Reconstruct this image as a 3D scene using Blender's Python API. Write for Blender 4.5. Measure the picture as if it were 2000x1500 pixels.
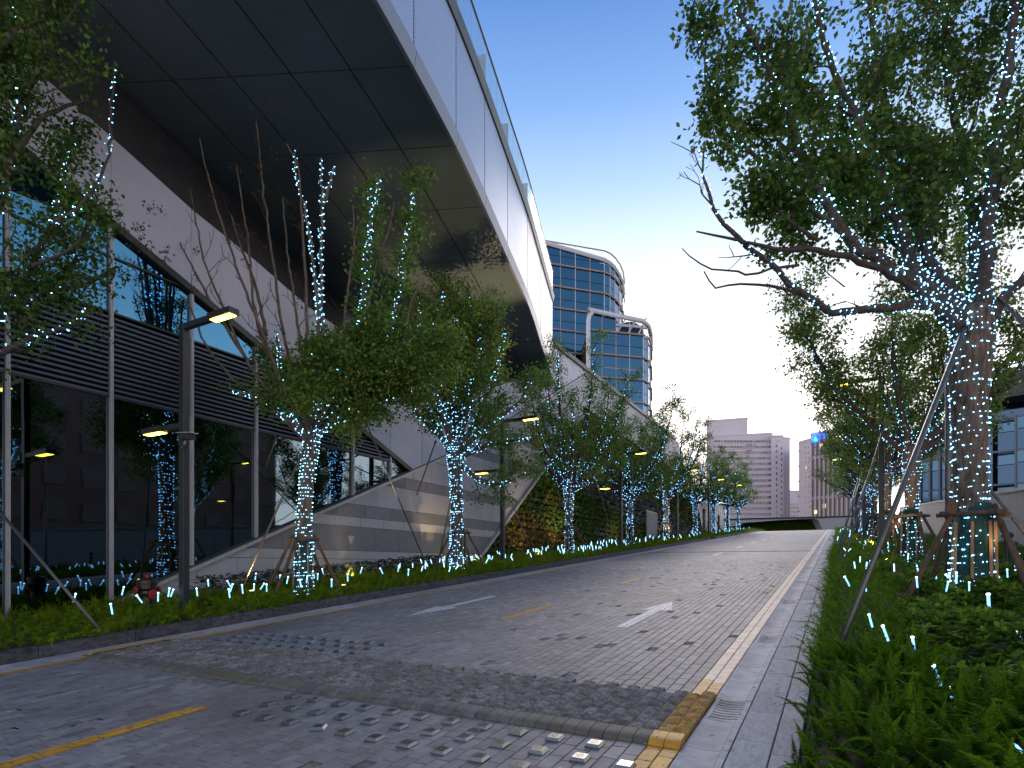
import bpy, math, random
import numpy as np
from mathutils import Vector, Matrix
R = random.Random(7)
NR = np.random.RandomState(11)
sc = bpy.context.scene
for o in list(bpy.data.objects):
    bpy.data.objects.remove(o)
col = sc.collection
# ------------------------------------------------------------------ camera
F = 1140.0; HX = 1104.0; CH = 1.42
yaw = math.atan(636 / F); C = math.cos(yaw); S = math.sin(yaw)
cam_d = bpy.data.cameras.new('camera'); cam = bpy.data.objects.new('camera', cam_d); col.objects.link(cam)
cam_d.sensor_width = 36; cam_d.lens = 36 * F / 2000
cam_d.shift_y = (HX - 750) / 2000
cam_d.clip_end = 3000; cam_d.clip_start = 0.05
cam.location = (0, 0, CH); cam.rotation_euler = (math.pi / 2, 0, yaw)
sc.camera = cam
# ------------------------------------------------------------------ world, sun, exposure
SUN_EL = math.radians(4.0); SUN_AZ = math.radians(20)       # azimuth from +Y towards -X (ahead of the camera, low)
w = bpy.data.worlds.new('World'); sc.world = w; w.use_nodes = True
nt = w.node_tree; nt.nodes.clear()
def N(t, ty, **k):
    n = t.nodes.new(ty)
    for a, b in k.items():
        setattr(n, a, b)
    return n
out = N(nt, 'ShaderNodeOutputWorld'); bg = N(nt, 'ShaderNodeBackground')
sky = N(nt, 'ShaderNodeTexSky'); sky.sky_type = 'NISHITA'; sky.sun_disc = False
sky.sun_elevation = SUN_EL; sky.sun_rotation = -SUN_AZ; sky.air_density = 1.0; sky.dust_density = 0.6; sky.ozone_density = 2.5
# dusk colours: height above the horizon decides the tint, the low sun's side is whiter
tc = N(nt, 'ShaderNodeTexCoord'); sp = N(nt, 'ShaderNodeSeparateXYZ'); nt.links.new(tc.outputs['Generated'], sp.inputs[0])
cr = N(nt, 'ShaderNodeValToRGB'); nt.links.new(sp.outputs['Z'], cr.inputs[0])
el = cr.color_ramp.elements
stops = [(0.0, (1.75, 1.50, 1.40)), (0.20, (1.55, 1.38, 1.32)), (0.29, (0.90, 0.84, 0.84)), (0.36, (0.68, 0.66, 0.67)), (0.42, (0.57, 0.595, 0.62)), (0.48, (0.43, 0.51, 0.60)), (0.54, (0.27, 0.38, 0.56)), (0.62, (0.125, 0.235, 0.47)), (0.70, (0.062, 0.145, 0.37)), (1.0, (0.030, 0.072, 0.24))]
el[0].position, el[0].color = stops[0][0], (*stops[0][1], 1)
el[1].position, el[1].color = stops[-1][0], (*stops[-1][1], 1)
for p, c in stops[1:-1]:
    e = el.new(p); e.color = (*c, 1)
# glow of the set sun around its azimuth, fading all round the sky
dv = N(nt, 'ShaderNodeVectorMath', operation='DOT_PRODUCT'); nt.links.new(tc.outputs['Generated'], dv.inputs[0])
dv.inputs[1].default_value = (-math.sin(SUN_AZ) * .95, math.cos(SUN_AZ) * .95, 0.30)
mr = N(nt, 'ShaderNodeMapRange'); mr.interpolation_type = 'SMOOTHSTEP'; nt.links.new(dv.outputs['Value'], mr.inputs[0])
mr.inputs[1].default_value = -0.4; mr.inputs[2].default_value = 1.0; mr.inputs[3].default_value = 0.62; mr.inputs[4].default_value = 1.08
mu = N(nt, 'ShaderNodeVectorMath', operation='SCALE'); nt.links.new(cr.outputs[0], mu.inputs[0]); nt.links.new(mr.outputs[0], mu.inputs['Scale'])
sk = N(nt, 'ShaderNodeVectorMath', operation='SCALE'); nt.links.new(sky.outputs[0], sk.inputs[0]); sk.inputs['Scale'].default_value = 0.05
ad = N(nt, 'ShaderNodeVectorMath', operation='ADD'); nt.links.new(mu.outputs[0], ad.inputs[0]); nt.links.new(sk.outputs[0], ad.inputs[1])
nt.links.new(ad.outputs[0], bg.inputs[0]); bg.inputs[1].default_value = 0.9
nt.links.new(bg.outputs[0], out.inputs[0])
sd = bpy.data.lights.new('sun', 'SUN'); sd.energy = 1.5; sd.angle = math.radians(25); sd.color = (1.0, 0.86, 0.78)
sun = bpy.data.objects.new('sun', sd); col.objects.link(sun)
dirv = Vector((-math.sin(SUN_AZ) * math.cos(.42), math.cos(SUN_AZ) * math.cos(.42), math.sin(.42)))
sun.rotation_euler = dirv.to_track_quat('Z', 'Y').to_euler(); sun.location = (0, 0, 40)
vs = sc.view_settings; vs.view_transform = 'Standard'; vs.look = 'None'; vs.gamma = 1; vs.exposure = 0.88; vs.use_curve_mapping = False
sc.cycles.sample_clamp_indirect = 3.0; sc.cycles.max_bounces = 5; sc.cycles.transparent_max_bounces = 12
sc.cycles.glossy_bounces = 3; sc.cycles.diffuse_bounces = 3; sc.cycles.use_denoising = True
# ------------------------------------------------------------------ placing helpers
def ray(u, v):
    r = (u - 1000) / F
    return r * C - S, r * S + C, (HX - v) / F
def at(u, v, t):
    x, y, z = ray(u, v); return Vector((x * t, y * t, CH + z * t))
def onx(u, v, X):
    x, y, z = ray(u, v); t = X / x; return Vector((X, y * t, CH + z * t))
G = 0.072; YC = 76.0
def gz(y):
    if y < YC: return G * y
    k = min(y - YC, 14.0); return G * YC + G * k * (1 - k / 28.0)
def ong(u, v, dz=0.0):
    x, y, z = ray(u, v); t = (CH - dz) / (G * y - z); return Vector((x * t, y * t, G * y * t + dz))
def inview(x, y, z, m=30):
    d = -S * x + C * y
    if d < .3: return False
    u = 1000 + F * (C * x + S * y) / d; v = HX - F * (z - CH) / d
    return -m < u < 2000 + m and -m < v < 1500 + m
# ------------------------------------------------------------------ object helpers
ORG = {}
def link(o, parent=None):
    col.objects.link(o)
    if parent is not None: o.parent = parent
    return o
def tag(o, label=None, cat=None, group=None, kind=None):
    if label: o['label'] = label
    if cat: o['category'] = cat
    if group: o['group'] = group
    if kind: o['kind'] = kind
    return o
def thing(name, label, cat, loc, group=None, rz=0.0, kind=None):
    o = bpy.data.objects.new(name, None); o.empty_display_size = .2
    o.location = loc; o.rotation_euler = (0, 0, rz); link(o)
    ORG[o.name] = Vector(loc) if rz == 0 else None
    return tag(o, label, cat, group, kind)
def org(p):
    while p is not None:
        if p.name in ORG: return ORG[p.name]
        p = p.parent
    return Vector((0, 0, 0))
def npmesh(name, V, Fq, var=None, smooth=False):
    V = np.asarray(V, dtype=np.float32).reshape(-1, 3); Fq = np.asarray(Fq, dtype=np.int32)
    n, k = Fq.shape
    me = bpy.data.meshes.new(name)
    me.vertices.add(len(V)); me.vertices.foreach_set('co', V.ravel())
    me.loops.add(n * k); me.loops.foreach_set('vertex_index', Fq.ravel())
    me.polygons.add(n); me.polygons.foreach_set('loop_start', np.arange(0, n * k, k, dtype=np.int32))
    if smooth: me.polygons.foreach_set('use_smooth', np.ones(n, dtype=bool))
    if var is not None:
        a = me.attributes.new('var', 'FLOAT', 'FACE'); a.data.foreach_set('value', np.asarray(var, dtype=np.float32))
    me.update(calc_edges=True)
    return me
class MB:
    def __init__(s): s.v = []; s.f = []; s.a = []
    def add(s, vs, fs, a=0.5):
        b = len(s.v); s.v += [tuple(q) for q in vs]; s.f += [tuple(i + b for i in f) for f in fs]; s.a += [a] * len(fs); return s
    def box(s, x0, y0, z0, x1, y1, z1, a=0.5):
        return s.hexa([(x0, y0, z0), (x1, y0, z0), (x1, y1, z0), (x0, y1, z0), (x0, y0, z1), (x1, y0, z1), (x1, y1, z1), (x0, y1, z1)], a)
    def hexa(s, p, a=0.5):
        return s.add(p, [(0, 3, 2, 1), (4, 5, 6, 7), (0, 1, 5, 4), (1, 2, 6, 5), (2, 3, 7, 6), (3, 0, 4, 7)], a)
    def prism(s, pts, off, a=0.5):
        n = len(pts); off = Vector(off); p2 = [Vector(p) + off for p in pts]
        fs = [tuple(range(n)), tuple(range(2 * n - 1, n - 1, -1))] + [(i, i + n, (i + 1) % n + n, (i + 1) % n) for i in range(n)]
        return s.add([Vector(p) for p in pts] + p2, fs, a)
    def tube(s, pts, rad, n=8, cap=True, a=0.5):
        V, Fq = tube(pts, rad, n); b = len(s.v)
        s.add(V.tolist(), Fq.tolist(), a)
        if cap:
            m = len(V) // n
            s.f.append(tuple(b + i for i in range(n - 1, -1, -1))); s.f.append(tuple(b + (m - 1) * n + i for i in range(n))); s.a += [a, a]
        return s
    def bar(s, p, q, wx, wy=None, a=0.5):
        p = Vector(p); q = Vector(q); d = (q - p).normalized(); wy = wy or wx
        up = Vector((0, 0, 1)) if abs(d.z) < .95 else Vector((0, 1, 0))
        sx = d.cross(up).normalized(); sy = sx.cross(d)
        c = [sx * (i * wx / 2) + sy * (j * wy / 2) for i, j in ((-1, -1), (1, -1), (1, 1), (-1, 1))]
        return s.hexa([p + k for k in c] + [q + k for k in c], a)
    def lathe(s, prof, n=16, base=(0, 0, 0), a=0.5, axis=None):
        B = Vector(base); M = Matrix.Identity(3) if axis is None else Vector(axis).to_track_quat('Z', 'Y').to_matrix()
        vs = []
        for r, z in prof:
            for i in range(n):
                t = 2 * math.pi * i / n; vs.append(B + M @ Vector((r * math.cos(t), r * math.sin(t), z)))
        fs = [(j * n + i, j * n + (i + 1) % n, (j + 1) * n + (i + 1) % n, (j + 1) * n + i) for j in range(len(prof) - 1) for i in range(n)]
        fs += [tuple(range(n - 1, -1, -1)), tuple((len(prof) - 1) * n + i for i in range(n))]
        return s.add(vs, fs, a)
    def mesh(s, name, m, smooth=False, o=None):
        o = o or Vector((0, 0, 0))
        me = bpy.data.meshes.new(name); me.from_pydata([(x - o[0], y - o[1], z - o[2]) for x, y, z in s.v], [], s.f)
        at_ = me.attributes.new('var', 'FLOAT', 'FACE'); at_.data.foreach_set('value', np.array(s.a, dtype=np.float32))
        me.materials.append(m)
        if smooth: me.polygons.foreach_set('use_smooth', np.ones(len(me.polygons), dtype=bool))
        me.update(); return me
    def build(s, name, m, parent=None, smooth=False, bevel=0, **tags):
        o = bpy.data.objects.new(name, s.mesh(name, m, smooth, org(parent) if parent is not None else None)); link(o, parent)
        if bevel:
            b = o.modifiers.new('bevel', 'BEVEL'); b.width = bevel; b.segments = 2; b.limit_method = 'ANGLE'
        return tag(o, **tags)
def tube(pts, rad, n=8):
    P = np.array([tuple(p) for p in pts], dtype=float); m = len(P)
    rad = np.broadcast_to(np.asarray(rad, dtype=float), (m,))
    T = np.gradient(P, axis=0); T /= np.linalg.norm(T, axis=1)[:, None] + 1e-9
    up = np.array([0.31, 0.17, 0.93]) if abs(T[0] @ np.array([0.31, 0.17, 0.93])) < .9 else np.array([1., 0, 0])
    V = np.zeros((m, n, 3)); s0 = np.cross(T[0], up); s0 /= np.linalg.norm(s0)
    ang = np.arange(n) * 2 * math.pi / n
    for i in range(m):
        s0 = s0 - T[i] * (s0 @ T[i]); s0 /= np.linalg.norm(s0) + 1e-9; s1 = np.cross(T[i], s0)
        V[i] = P[i] + rad[i] * (np.cos(ang)[:, None] * s0 + np.sin(ang)[:, None] * s1)
    I = np.arange(m - 1)[:, None] * n; J = np.arange(n)[None]
    a = I + J; b = I + (J + 1) % n
    return V.reshape(-1, 3), np.stack([a, b, b + n, a + n], -1).reshape(-1, 4)
def smoothline(pts, step):
    P = [np.array(tuple(p), dtype=float) for p in pts]; P = [2 * P[0] - P[1]] + P + [2 * P[-1] - P[-2]]; o = []
    for i in range(1, len(P) - 2):
        n = max(2, int(np.linalg.norm(P[i + 1][:3] - P[i][:3]) / step))
        for k in range(n):
            t = k / n
            o.append(.5 * ((2 * P[i]) + (-P[i - 1] + P[i + 1]) * t + (2 * P[i - 1] - 5 * P[i] + 4 * P[i + 1] - P[i + 2]) * t * t + (-P[i - 1] + 3 * P[i] - 3 * P[i + 1] + P[i + 2]) * t ** 3))
    o.append(P[-2]); return np.array(o)
def npobj(name, V, Fq, m, parent=None, var=None, smooth=False, **tags):
    V = np.asarray(V, dtype=float)
    if parent is not None: V = V - np.array(tuple(org(parent)))
    me = npmesh(name, V, Fq, var, smooth); me.materials.append(m)
    return tag(link(bpy.data.objects.new(name, me), parent), **tags)
def join(parts):
    V = []; Fq = []; b = 0
    for v, f in parts:
        V.append(v); Fq.append(f + b); b += len(v)
    return np.concatenate(V), np.concatenate(Fq)
def frames(n, up=0.0, rs=None):
    """random orthonormal frames, local z leaning upwards by `up`"""
    rs = rs or NR
    z = rs.normal(size=(n, 3)); z /= np.linalg.norm(z, axis=1)[:, None]; z[:, 2] += up; z /= np.linalg.norm(z, axis=1)[:, None]
    a = rs.normal(size=(n, 3)); x = np.cross(a, z); x /= np.linalg.norm(x, axis=1)[:, None]
    return x, np.cross(z, x), z
def stamp(T, TF, pos, X, Y, Z, scale):
    """copies of template verts T / faces TF at pos with frames"""
    n = len(pos); sc_ = np.broadcast_to(np.asarray(scale, dtype=float), (n,))[:, None, None]
    V = pos[:, None, :] + sc_ * (T[None, :, 0:1] * X[:, None] + T[None, :, 1:2] * Y[:, None] + T[None, :, 2:3] * Z[:, None])
    Fq = TF[None] + (np.arange(n) * len(T))[:, None, None]
    return V.reshape(-1, 3), Fq.reshape(-1, TF.shape[1])
# ------------------------------------------------------------------ materials
def mat(name, c, rough=.7, metal=0.0, var=.0, nscale=6.0, bump=0.0, bscale=60.0, c2=None, attr=0.0, spec=.5, stretch=(1, 1, 1), coat=0.0, emis=None, es=0.0, patch=None):
    """procedural: world-position noise for colour variation and relief, 'var' attribute lightens/darkens single pieces"""
    m = bpy.data.materials.new(name); m.use_nodes = True; t = m.node_tree; b = t.nodes['Principled BSDF']
    L = t.links.new
    b.inputs['Roughness'].default_value = rough; b.inputs['Metallic'].default_value = metal; b.inputs['Specular IOR Level'].default_value = spec
    b.inputs['Coat Weight'].default_value = coat
    geo = N(t, 'ShaderNodeNewGeometry'); mp = N(t, 'ShaderNodeMapping'); mp.inputs['Scale'].default_value = stretch; L(geo.outputs['Position'], mp.inputs[0])
    nz = N(t, 'ShaderNodeTexNoise'); nz.inputs['Scale'].default_value = nscale; nz.inputs['Detail'].default_value = 6; nz.inputs['Roughness'].default_value = .65; L(mp.outputs[0], nz.inputs[0])
    rp = N(t, 'ShaderNodeValToRGB'); L(nz.outputs[0], rp.inputs[0]); e = rp.color_ramp.elements
    lo = tuple(x * (1 - var) for x in c); hi = tuple(min(1, x * (1 + var)) for x in (c2 or c))
    e[0].position = .32; e[0].color = (*lo, 1); e[1].position = .68; e[1].color = (*hi, 1)
    cur = rp.outputs[0]
    if attr:
        an = N(t, 'ShaderNodeAttribute'); an.attribute_name = 'var'
        ml = N(t, 'ShaderNodeMapRange'); L(an.outputs['Fac'], ml.inputs[0]); ml.inputs[3].default_value = 1 - attr; ml.inputs[4].default_value = 1 + attr
        vm = N(t, 'ShaderNodeVectorMath', operation='SCALE'); L(cur, vm.inputs[0]); L(ml.outputs[0], vm.inputs['Scale']); cur = vm.outputs[0]
    if patch:   # (colour, noise scale, threshold, softness): stains or worn patches
        n2 = N(t, 'ShaderNodeTexNoise'); n2.inputs['Scale'].default_value = patch[1]; n2.inputs['Detail'].default_value = 8; L(mp.outputs[0], n2.inputs[0])
        m2 = N(t, 'ShaderNodeMapRange'); L(n2.outputs[0], m2.inputs[0]); m2.inputs[1].default_value = patch[2]; m2.inputs[2].default_value = patch[2] + patch[3]
        mx = N(t, 'ShaderNodeMix'); mx.data_type = 'RGBA'; L(m2.outputs[0], mx.inputs[0]); L(cur, mx.inputs[6]); mx.inputs[7].default_value = (*patch[0], 1); cur = mx.outputs[2]
    L(cur, b.inputs['Base Color'])
    if bump:
        n3 = N(t, 'ShaderNodeTexNoise'); n3.inputs['Scale'].default_value = bscale; n3.inputs['Detail'].default_value = 5; L(mp.outputs[0], n3.inputs[0])
        bp = N(t, 'ShaderNodeBump'); bp.inputs['Strength'].default_value = min(1, bump); bp.inputs['Distance'].default_value = .01; L(n3.outputs[0], bp.inputs['Height']); L(bp.outputs[0], b.inputs['Normal'])
    if emis:
        b.inputs['Emission Color'].default_value = (*emis, 1); b.inputs['Emission Strength'].default_value = es
    return m
def glow(name, c, s, sample=True):
    m = bpy.data.materials.new(name); m.use_nodes = True; t = m.node_tree; t.nodes.clear()
    o = N(t, 'ShaderNodeOutputMaterial'); e = N(t, 'ShaderNodeEmission'); e.inputs[0].default_value = (*c, 1); e.inputs[1].default_value = s
    t.links.new(e.outputs[0], o.inputs[0])
    if not sample: m.cycles.emission_sampling = 'NONE'
    return m
def leafmat(name, c, c2, trans=.35, rough=.45, spec=.35):
    m = bpy.data.materials.new(name); m.use_nodes = True; t = m.node_tree; b = t.nodes['Principled BSDF']; L = t.links.new
    an = N(t, 'ShaderNodeAttribute'); an.attribute_name = 'var'
    b.inputs['Specular IOR Level'].default_value = spec
    rp = N(t, 'ShaderNodeValToRGB'); L(an.outputs['Fac'], rp.inputs[0]); e = rp.color_ramp.elements
    e[0].color = (*c, 1); e[1].color = (*c2, 1)
    L(rp.outputs[0], b.inputs['Base Color']); b.inputs['Roughness'].default_value = rough
    tr = N(t, 'ShaderNodeBsdfTranslucent'); L(rp.outputs[0], tr.inputs[0]); mx = N(t, 'ShaderNodeMixShader'); mx.inputs[0].default_value = trans
    o = t.nodes['Material Output']; L(b.outputs[0], mx.inputs[1]); L(tr.outputs[0], mx.inputs[2]); L(mx.outputs[0], o.inputs[0])
    return m
M = {}
M['paver'] = mat('paver_stone', (.27, .25, .25), .62, var=.22, nscale=9, bump=.35, bscale=220, attr=.34, patch=((.16, .145, .125), .55, .52, .25))
M['rough'] = mat('rough_stone', (.225, .21, .195), .85, var=.45, nscale=30, bump=.8, bscale=90, attr=.35, patch=((.15, .125, .08), 9, .5, .2))
M['bull'] = mat('edge_stone', (.17, .162, .15), .7, var=.3, nscale=25, bump=.4, bscale=160, attr=.2, patch=((.16, .14, .08), .8, .5, .2))
M['joint'] = mat('joint_sand', (.055, .052, .048), .95, var=.3, nscale=20)
M['yellow'] = mat('yellow_paint', (.72, .35, .03), .6, var=.18, nscale=14, bump=.2, attr=.16, patch=((.2, .16, .1), 26, .60, .06))
M['yellow_rough'] = mat('yellow_rough_stone', (.50, .26, .05), .8, var=.35, nscale=30, bump=.8, bscale=90, attr=.2, patch=((.2, .15, .08), 20, .58, .1))
M['faded_skylit'] = mat('faded_skylit_yellow_paint', (.80, .60, .42), .6, var=.14, nscale=10, bump=.2, attr=.14, patch=((.3, .26, .22), 22, .62, .06))  # faded paint, with pale sky reflection mixed into its colour
M['white_paint'] = mat('white_paint', (.78, .78, .76), .6, var=.12, nscale=16, bump=.2, attr=.1, patch=((.2, .2, .2), 24, .6, .07))
M['gutter'] = mat('gutter_concrete', (.42, .405, .42), .7, var=.25, nscale=7, bump=.7, bscale=24, attr=.16, patch=((.24, .235, .235), 3, .58, .12))
M['slab'] = mat('kerb_slab_stone', (.42, .405, .42), .75, var=.22, nscale=12, bump=.8, bscale=45, attr=.16, stretch=(2.2, .8, 1))
M['kerb'] = mat('dark_granite', (.035, .035, .045), .75, var=.4, nscale=9, bump=.6, bscale=22, attr=.25, c2=(.08, .075, .085), stretch=(1, 1, 2))
M['soil'] = mat('soil', (.03, .024, .016), .95, var=.4, nscale=12, bump=.6)
M['stone_l'] = mat('pale_cladding', (.37, .385, .45), .55, var=.05, nscale=3, attr=.06)
M['stone_d'] = mat('grey_cladding', (.17, .18, .225), .55, var=.08, nscale=3, attr=.10)
M['white_panel'] = mat('white_aluminium_panel', (.44, .46, .60), .42, var=.05, nscale=1.2, attr=.04, patch=((.36, .36, .42), 2.4, .64, .15))
M['dark_panel'] = mat('dark_panel', (.045, .045, .055), .6, var=.1, nscale=2)
M['blackmetal'] = mat('black_metal', (.018, .022, .024), .4, var=.1, nscale=3)
M['mullion'] = mat('mullion_aluminium', (.42, .42, .48), .4, metal=.3, var=.06, nscale=4)
M['coping'] = mat('coping_metal', (.38, .38, .41), .4, metal=.3, var=.06)
M['louvre'] = mat('louvre_metal', (.075, .095, .15), .4, metal=.4, var=.1)
M['void'] = mat('dark_recess', (.008, .009, .012), .9)
def glassmat(name, c, rough=.02, wav=.006):
    m = mat(name, c, rough, metal=1.0); t = m.node_tree; b = t.nodes['Principled BSDF']
    geo = N(t, 'ShaderNodeNewGeometry'); nz = N(t, 'ShaderNodeTexNoise'); nz.inputs['Scale'].default_value = 1.1; nz.inputs['Detail'].default_value = 1; t.links.new(geo.outputs['Position'], nz.inputs[0])
    bp = N(t, 'ShaderNodeBump'); bp.inputs['Strength'].default_value = .25; bp.inputs['Distance'].default_value = wav; t.links.new(nz.outputs[0], bp.inputs['Height']); t.links.new(bp.outputs[0], b.inputs['Normal'])
    return m
M['glass_up'] = glassmat('blue_reflective_glass', (.07, .22, .38))
M['glass_lo'] = glassmat('dark_reflective_glass', (.11, .155, .19))
M['soffit'] = mat('soffit_panel', (.07, .105, .13), .42, metal=.15, var=.1, nscale=.8)
M['fascia'] = mat('fascia_trim', (.18, .21, .28), .4, metal=.3)
M['ledge'] = mat('ledge_metal', (.05, .07, .085), .45, metal=.3)
M['bark'] = mat('bark', (.085, .062, .045), .9, var=.5, nscale=18, bump=1, bscale=30, c2=(.13, .10, .08), stretch=(1, 1, .22))
M['barkd'] = mat('dark_branch_bark', (.052, .040, .036), .85, var=.35, nscale=14, bump=.6, bscale=40)
M['wood'] = mat('support_timber', (.11, .068, .046), .85, var=.45, nscale=9, bump=.8, bscale=40, stretch=(1, 1, .3))
M['batten'] = mat('batten_timber', (.36, .21, .12), .8, var=.3, nscale=9, stretch=(1, 1, .2))
M['wrap'] = mat('green_tree_wrap', (.015, .06, .055), .9, var=.3, nscale=20, bump=.6, bscale=50)
M['steel'] = mat('galvanised_steel', (.13, .135, .135), .45, metal=.5, var=.15, nscale=10)
M['lamp'] = mat('lamp_post_paint', (.035, .04, .045), .4, metal=.3, var=.1)
M['red'] = mat('red_enamel', (.34, .012, .02), .45, var=.3, nscale=30, bump=.4, patch=((.05, .03, .03), 60, .6, .1))
M['hyd'] = mat('black_enamel', (.012, .011, .012), .32, var=.3, nscale=30, patch=((.16, .02, .02), 25, .68, .05))
M['stud'] = mat('stud_steel', (.34, .325, .30), .28, metal=.9, var=.15, nscale=80, attr=.1)
M['stud_side'] = mat('stud_rust', (.16, .10, .06), .5, metal=.5, var=.3, nscale=60)
M['led'] = glow('led_bulb', (.20, .58, 1.0), 8.0, False)
M['ledwhite'] = glow('led_bulb_core', (.55, .85, 1.0), 20.0, False)
M['cable'] = mat('clear_light_cable', (.30, .36, .38), .4)
M['tube'] = glow('light_tube', (.20, .55, 1.0), 1.7, True)
M['warm'] = glow('warm_lamp_panel', (1.0, .62, .045), 11.0, True)
M['warmglow'] = glow('uplight_lens', (1.0, .66, .16), 12.0, True)
M['bluesign'] = glow('blue_sign_light', (.02, .10, 1.0), 3.2, False)
M['cyansign'] = glow('cyan_sign_light', (.05, .45, 1.0), 3.0, False)
M['leafR'] = leafmat('leaf_dark', (.035, .080, .018), (.13, .23, .035), .40)
M['leafL'] = leafmat('leaf_mid', (.060, .125, .024), (.22, .34, .06), .42)
M['fern'] = leafmat('fern_green', (.050, .14, .004), (.26, .47, .015), .42, .85, .08)
M['fernl'] = leafmat('fern_left_green', (.075, .16, .006), (.36, .48, .02), .40, .85, .1)
M['shrub'] = leafmat('shrub_leaf', (.060, .14, .016), (.27, .42, .05), .30, .65, .12)
M['shrubd'] = leafmat('dark_shrub_leaf', (.012, .028, .012), (.05, .085, .03), .25)
M['dryseed'] = mat('dry_seed_heads', (.07, .04, .025), .9)
M['gw'] = leafmat('wall_plants', (.035, .09, .016), (.16, .27, .045), .25)
M['gw_y'] = leafmat('wall_plants_golden_lit', (.07, .06, .014), (.24, .20, .05), .3)  # golden leaf tint; in the left rows it paints in warm lamplight
M['gw_g'] = leafmat('wall_plants_grey', (.08, .10, .085), (.32, .35, .33), .2)
M['gw_b'] = leafmat('wall_plants_bright', (.03, .09, .006), (.12, .24, .02), .3)
M['grass'] = mat('lawn', (.035, .085, .012), .9, var=.5, nscale=3, bump=.8, bscale=40)
# ------------------------------------------------------------------ ground sheet, far plaza
YS = [-12, -6, 0, 4, 8, 16, 30, 50, 70, 76, 80, 84, 88, 92, 100, 140, 900]
def sheet(x0, x1, dz, y0=-12, y1=900, m='soil', name='ground', **k):
    b = MB(); ys = [y for y in YS if y0 < y < y1]; ys = [y0] + ys + [y1]
    for a, c in zip(ys[:-1], ys[1:]):
        b.add([(x0, a, gz(a) + dz), (x1, a, gz(a) + dz), (x1, c, gz(c) + dz), (x0, c, gz(c) + dz)], [(0, 1, 2, 3)])
    return b.build(name, M[m], **k)
ground = sheet(-400, 400, -.35, kind='structure')
tag(ground, 'dark soil ground under the whole street')
# ------------------------------------------------------------------ the paved road
SL = math.atan(G); PX0 = -8.20; PW = .1019; PL = .2; NC = 72; Y0 = -1.6
road = sheet(-8.74, -.33, -.030, -2.5, 200, 'joint', 'road', kind='structure')
tag(road, 'grey stone-paved ramp road rising away between two planted beds')
ORG[road.name] = Vector((0, 0, 0))
YB0, YB1, YR1 = 3.70, 3.87, 4.90
def cells():
    for i in range(NC):
        x = PX0 + (i + .5) * PW; off = (0, .1, .05, .15)[i % 4] if i % 2 == 0 else (0, .1, .05, .15)[i % 4]
        for j in range(int(104 / PL)):
            y0 = Y0 + j * PL + off; yield i, x, y0, y0 + PL
def paver_mesh(kind, l, k):
    b = MB(); hw = PW / 2 - .0022; hl = l / 2 - .0022; bv = .004
    if kind == 'rough':
        nx, ny = 4, 6; vs = []; fs = []
        for q in range(ny + 1):
            for p in range(nx + 1):
                e = (p in (0, nx)) or (q in (0, ny)); tx = p / nx; ty = q / ny
                z = (.004 if e else .009 + .015 * R.random() + .004 * math.sin(3.14 * tx) * math.sin(3.14 * ty))
                vs.append((-hw + 2 * hw * tx + (0 if e else R.uniform(-.006, .006)), -hl + 2 * hl * ty + (0 if e else R.uniform(-.008, .008)), z))
        fs = [(q * (nx + 1) + p, q * (nx + 1) + p + 1, (q + 1) * (nx + 1) + p + 1, (q + 1) * (nx + 1) + p) for q in range(ny) for p in range(nx)]
        b.add(vs, fs, R.random()); b.hexa([(-hw, -hl, -.03), (hw, -hl, -.03), (hw, hl, -.03), (-hw, hl, -.03), (-hw, -hl, .003), (hw, -hl, .003), (hw, hl, .003), (-hw, hl, .003)])
    elif kind == 'bull':
        n = 7; prof = [(-hl, -.03)] + [(-hl + .085 * (1 - math.cos(a)), .042 * math.sin(a)) for a in [i * math.pi / 2 / n for i in range(n + 1)]] + [(hl, .044), (hl, -.03)]
        b.prism([(-hw, y, z) for y, z in prof], (2 * hw, 0, 0), R.random())
    else:
        a = R.gauss(.5, .17); t = [R.uniform(-.0018, .0018) for _ in range(4)]
        if R.random() < .05: a += .4 * R.choice((-1, 1))
        o = [(-hw, -hl), (hw, -hl), (hw, hl), (-hw, hl)]; q = [(-hw + bv, -hl + bv), (hw - bv, -hl + bv), (hw - bv, hl - bv), (-hw + bv, hl - bv)]
        b.add([(x, y, -.004) for x, y in o] + [(x, y, t[n]) for n, (x, y) in enumerate(q)] + [(x, y, -.03) for x, y in o],
              [(4, 5, 6, 7), (0, 1, 5, 4), (1, 2, 6, 5), (2, 3, 7, 6), (3, 0, 4, 7), (8, 9, 1, 0), (10, 11, 3, 2)], a)
    return b
near = []; roughs = []; bulls = []; rest = []
for i, x, y0, y1 in cells():
    yel = i >= NC - 2; c = (y0 + y1) / 2
    if y0 < YB0 < y1: y1 = YB0
    if y0 < YB1 < y1 and y1 > YB1: y0 = YB1
    if y0 >= YB0 and y1 <= YB1 + .001: continue
    if y1 - y0 < .03: continue
    l = y1 - y0; c = (y0 + y1) / 2
    if YB1 - .001 <= y0 and c < YR1: roughs.append((i, x, c, l, yel)); continue
    chip = (not yel) and (3 < y0 or y0 < 2.9) and R.random() < (.024 if c < 45 else .02)
    vis = inview(x, c, gz(c)); d = math.hypot(x, c)
    near.append((d if vis else 999, i, x, c, l, yel, chip))
for i in range(NC): bulls.append((i, PX0 + (i + .5) * PW, (YB0 + YB1) / 2, YB1 - YB0, i >= NC - 2))
near.sort(key=lambda q: q[0]); roughs.sort(key=lambda q: math.hypot(q[1], q[2]))
VAR = {}
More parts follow.
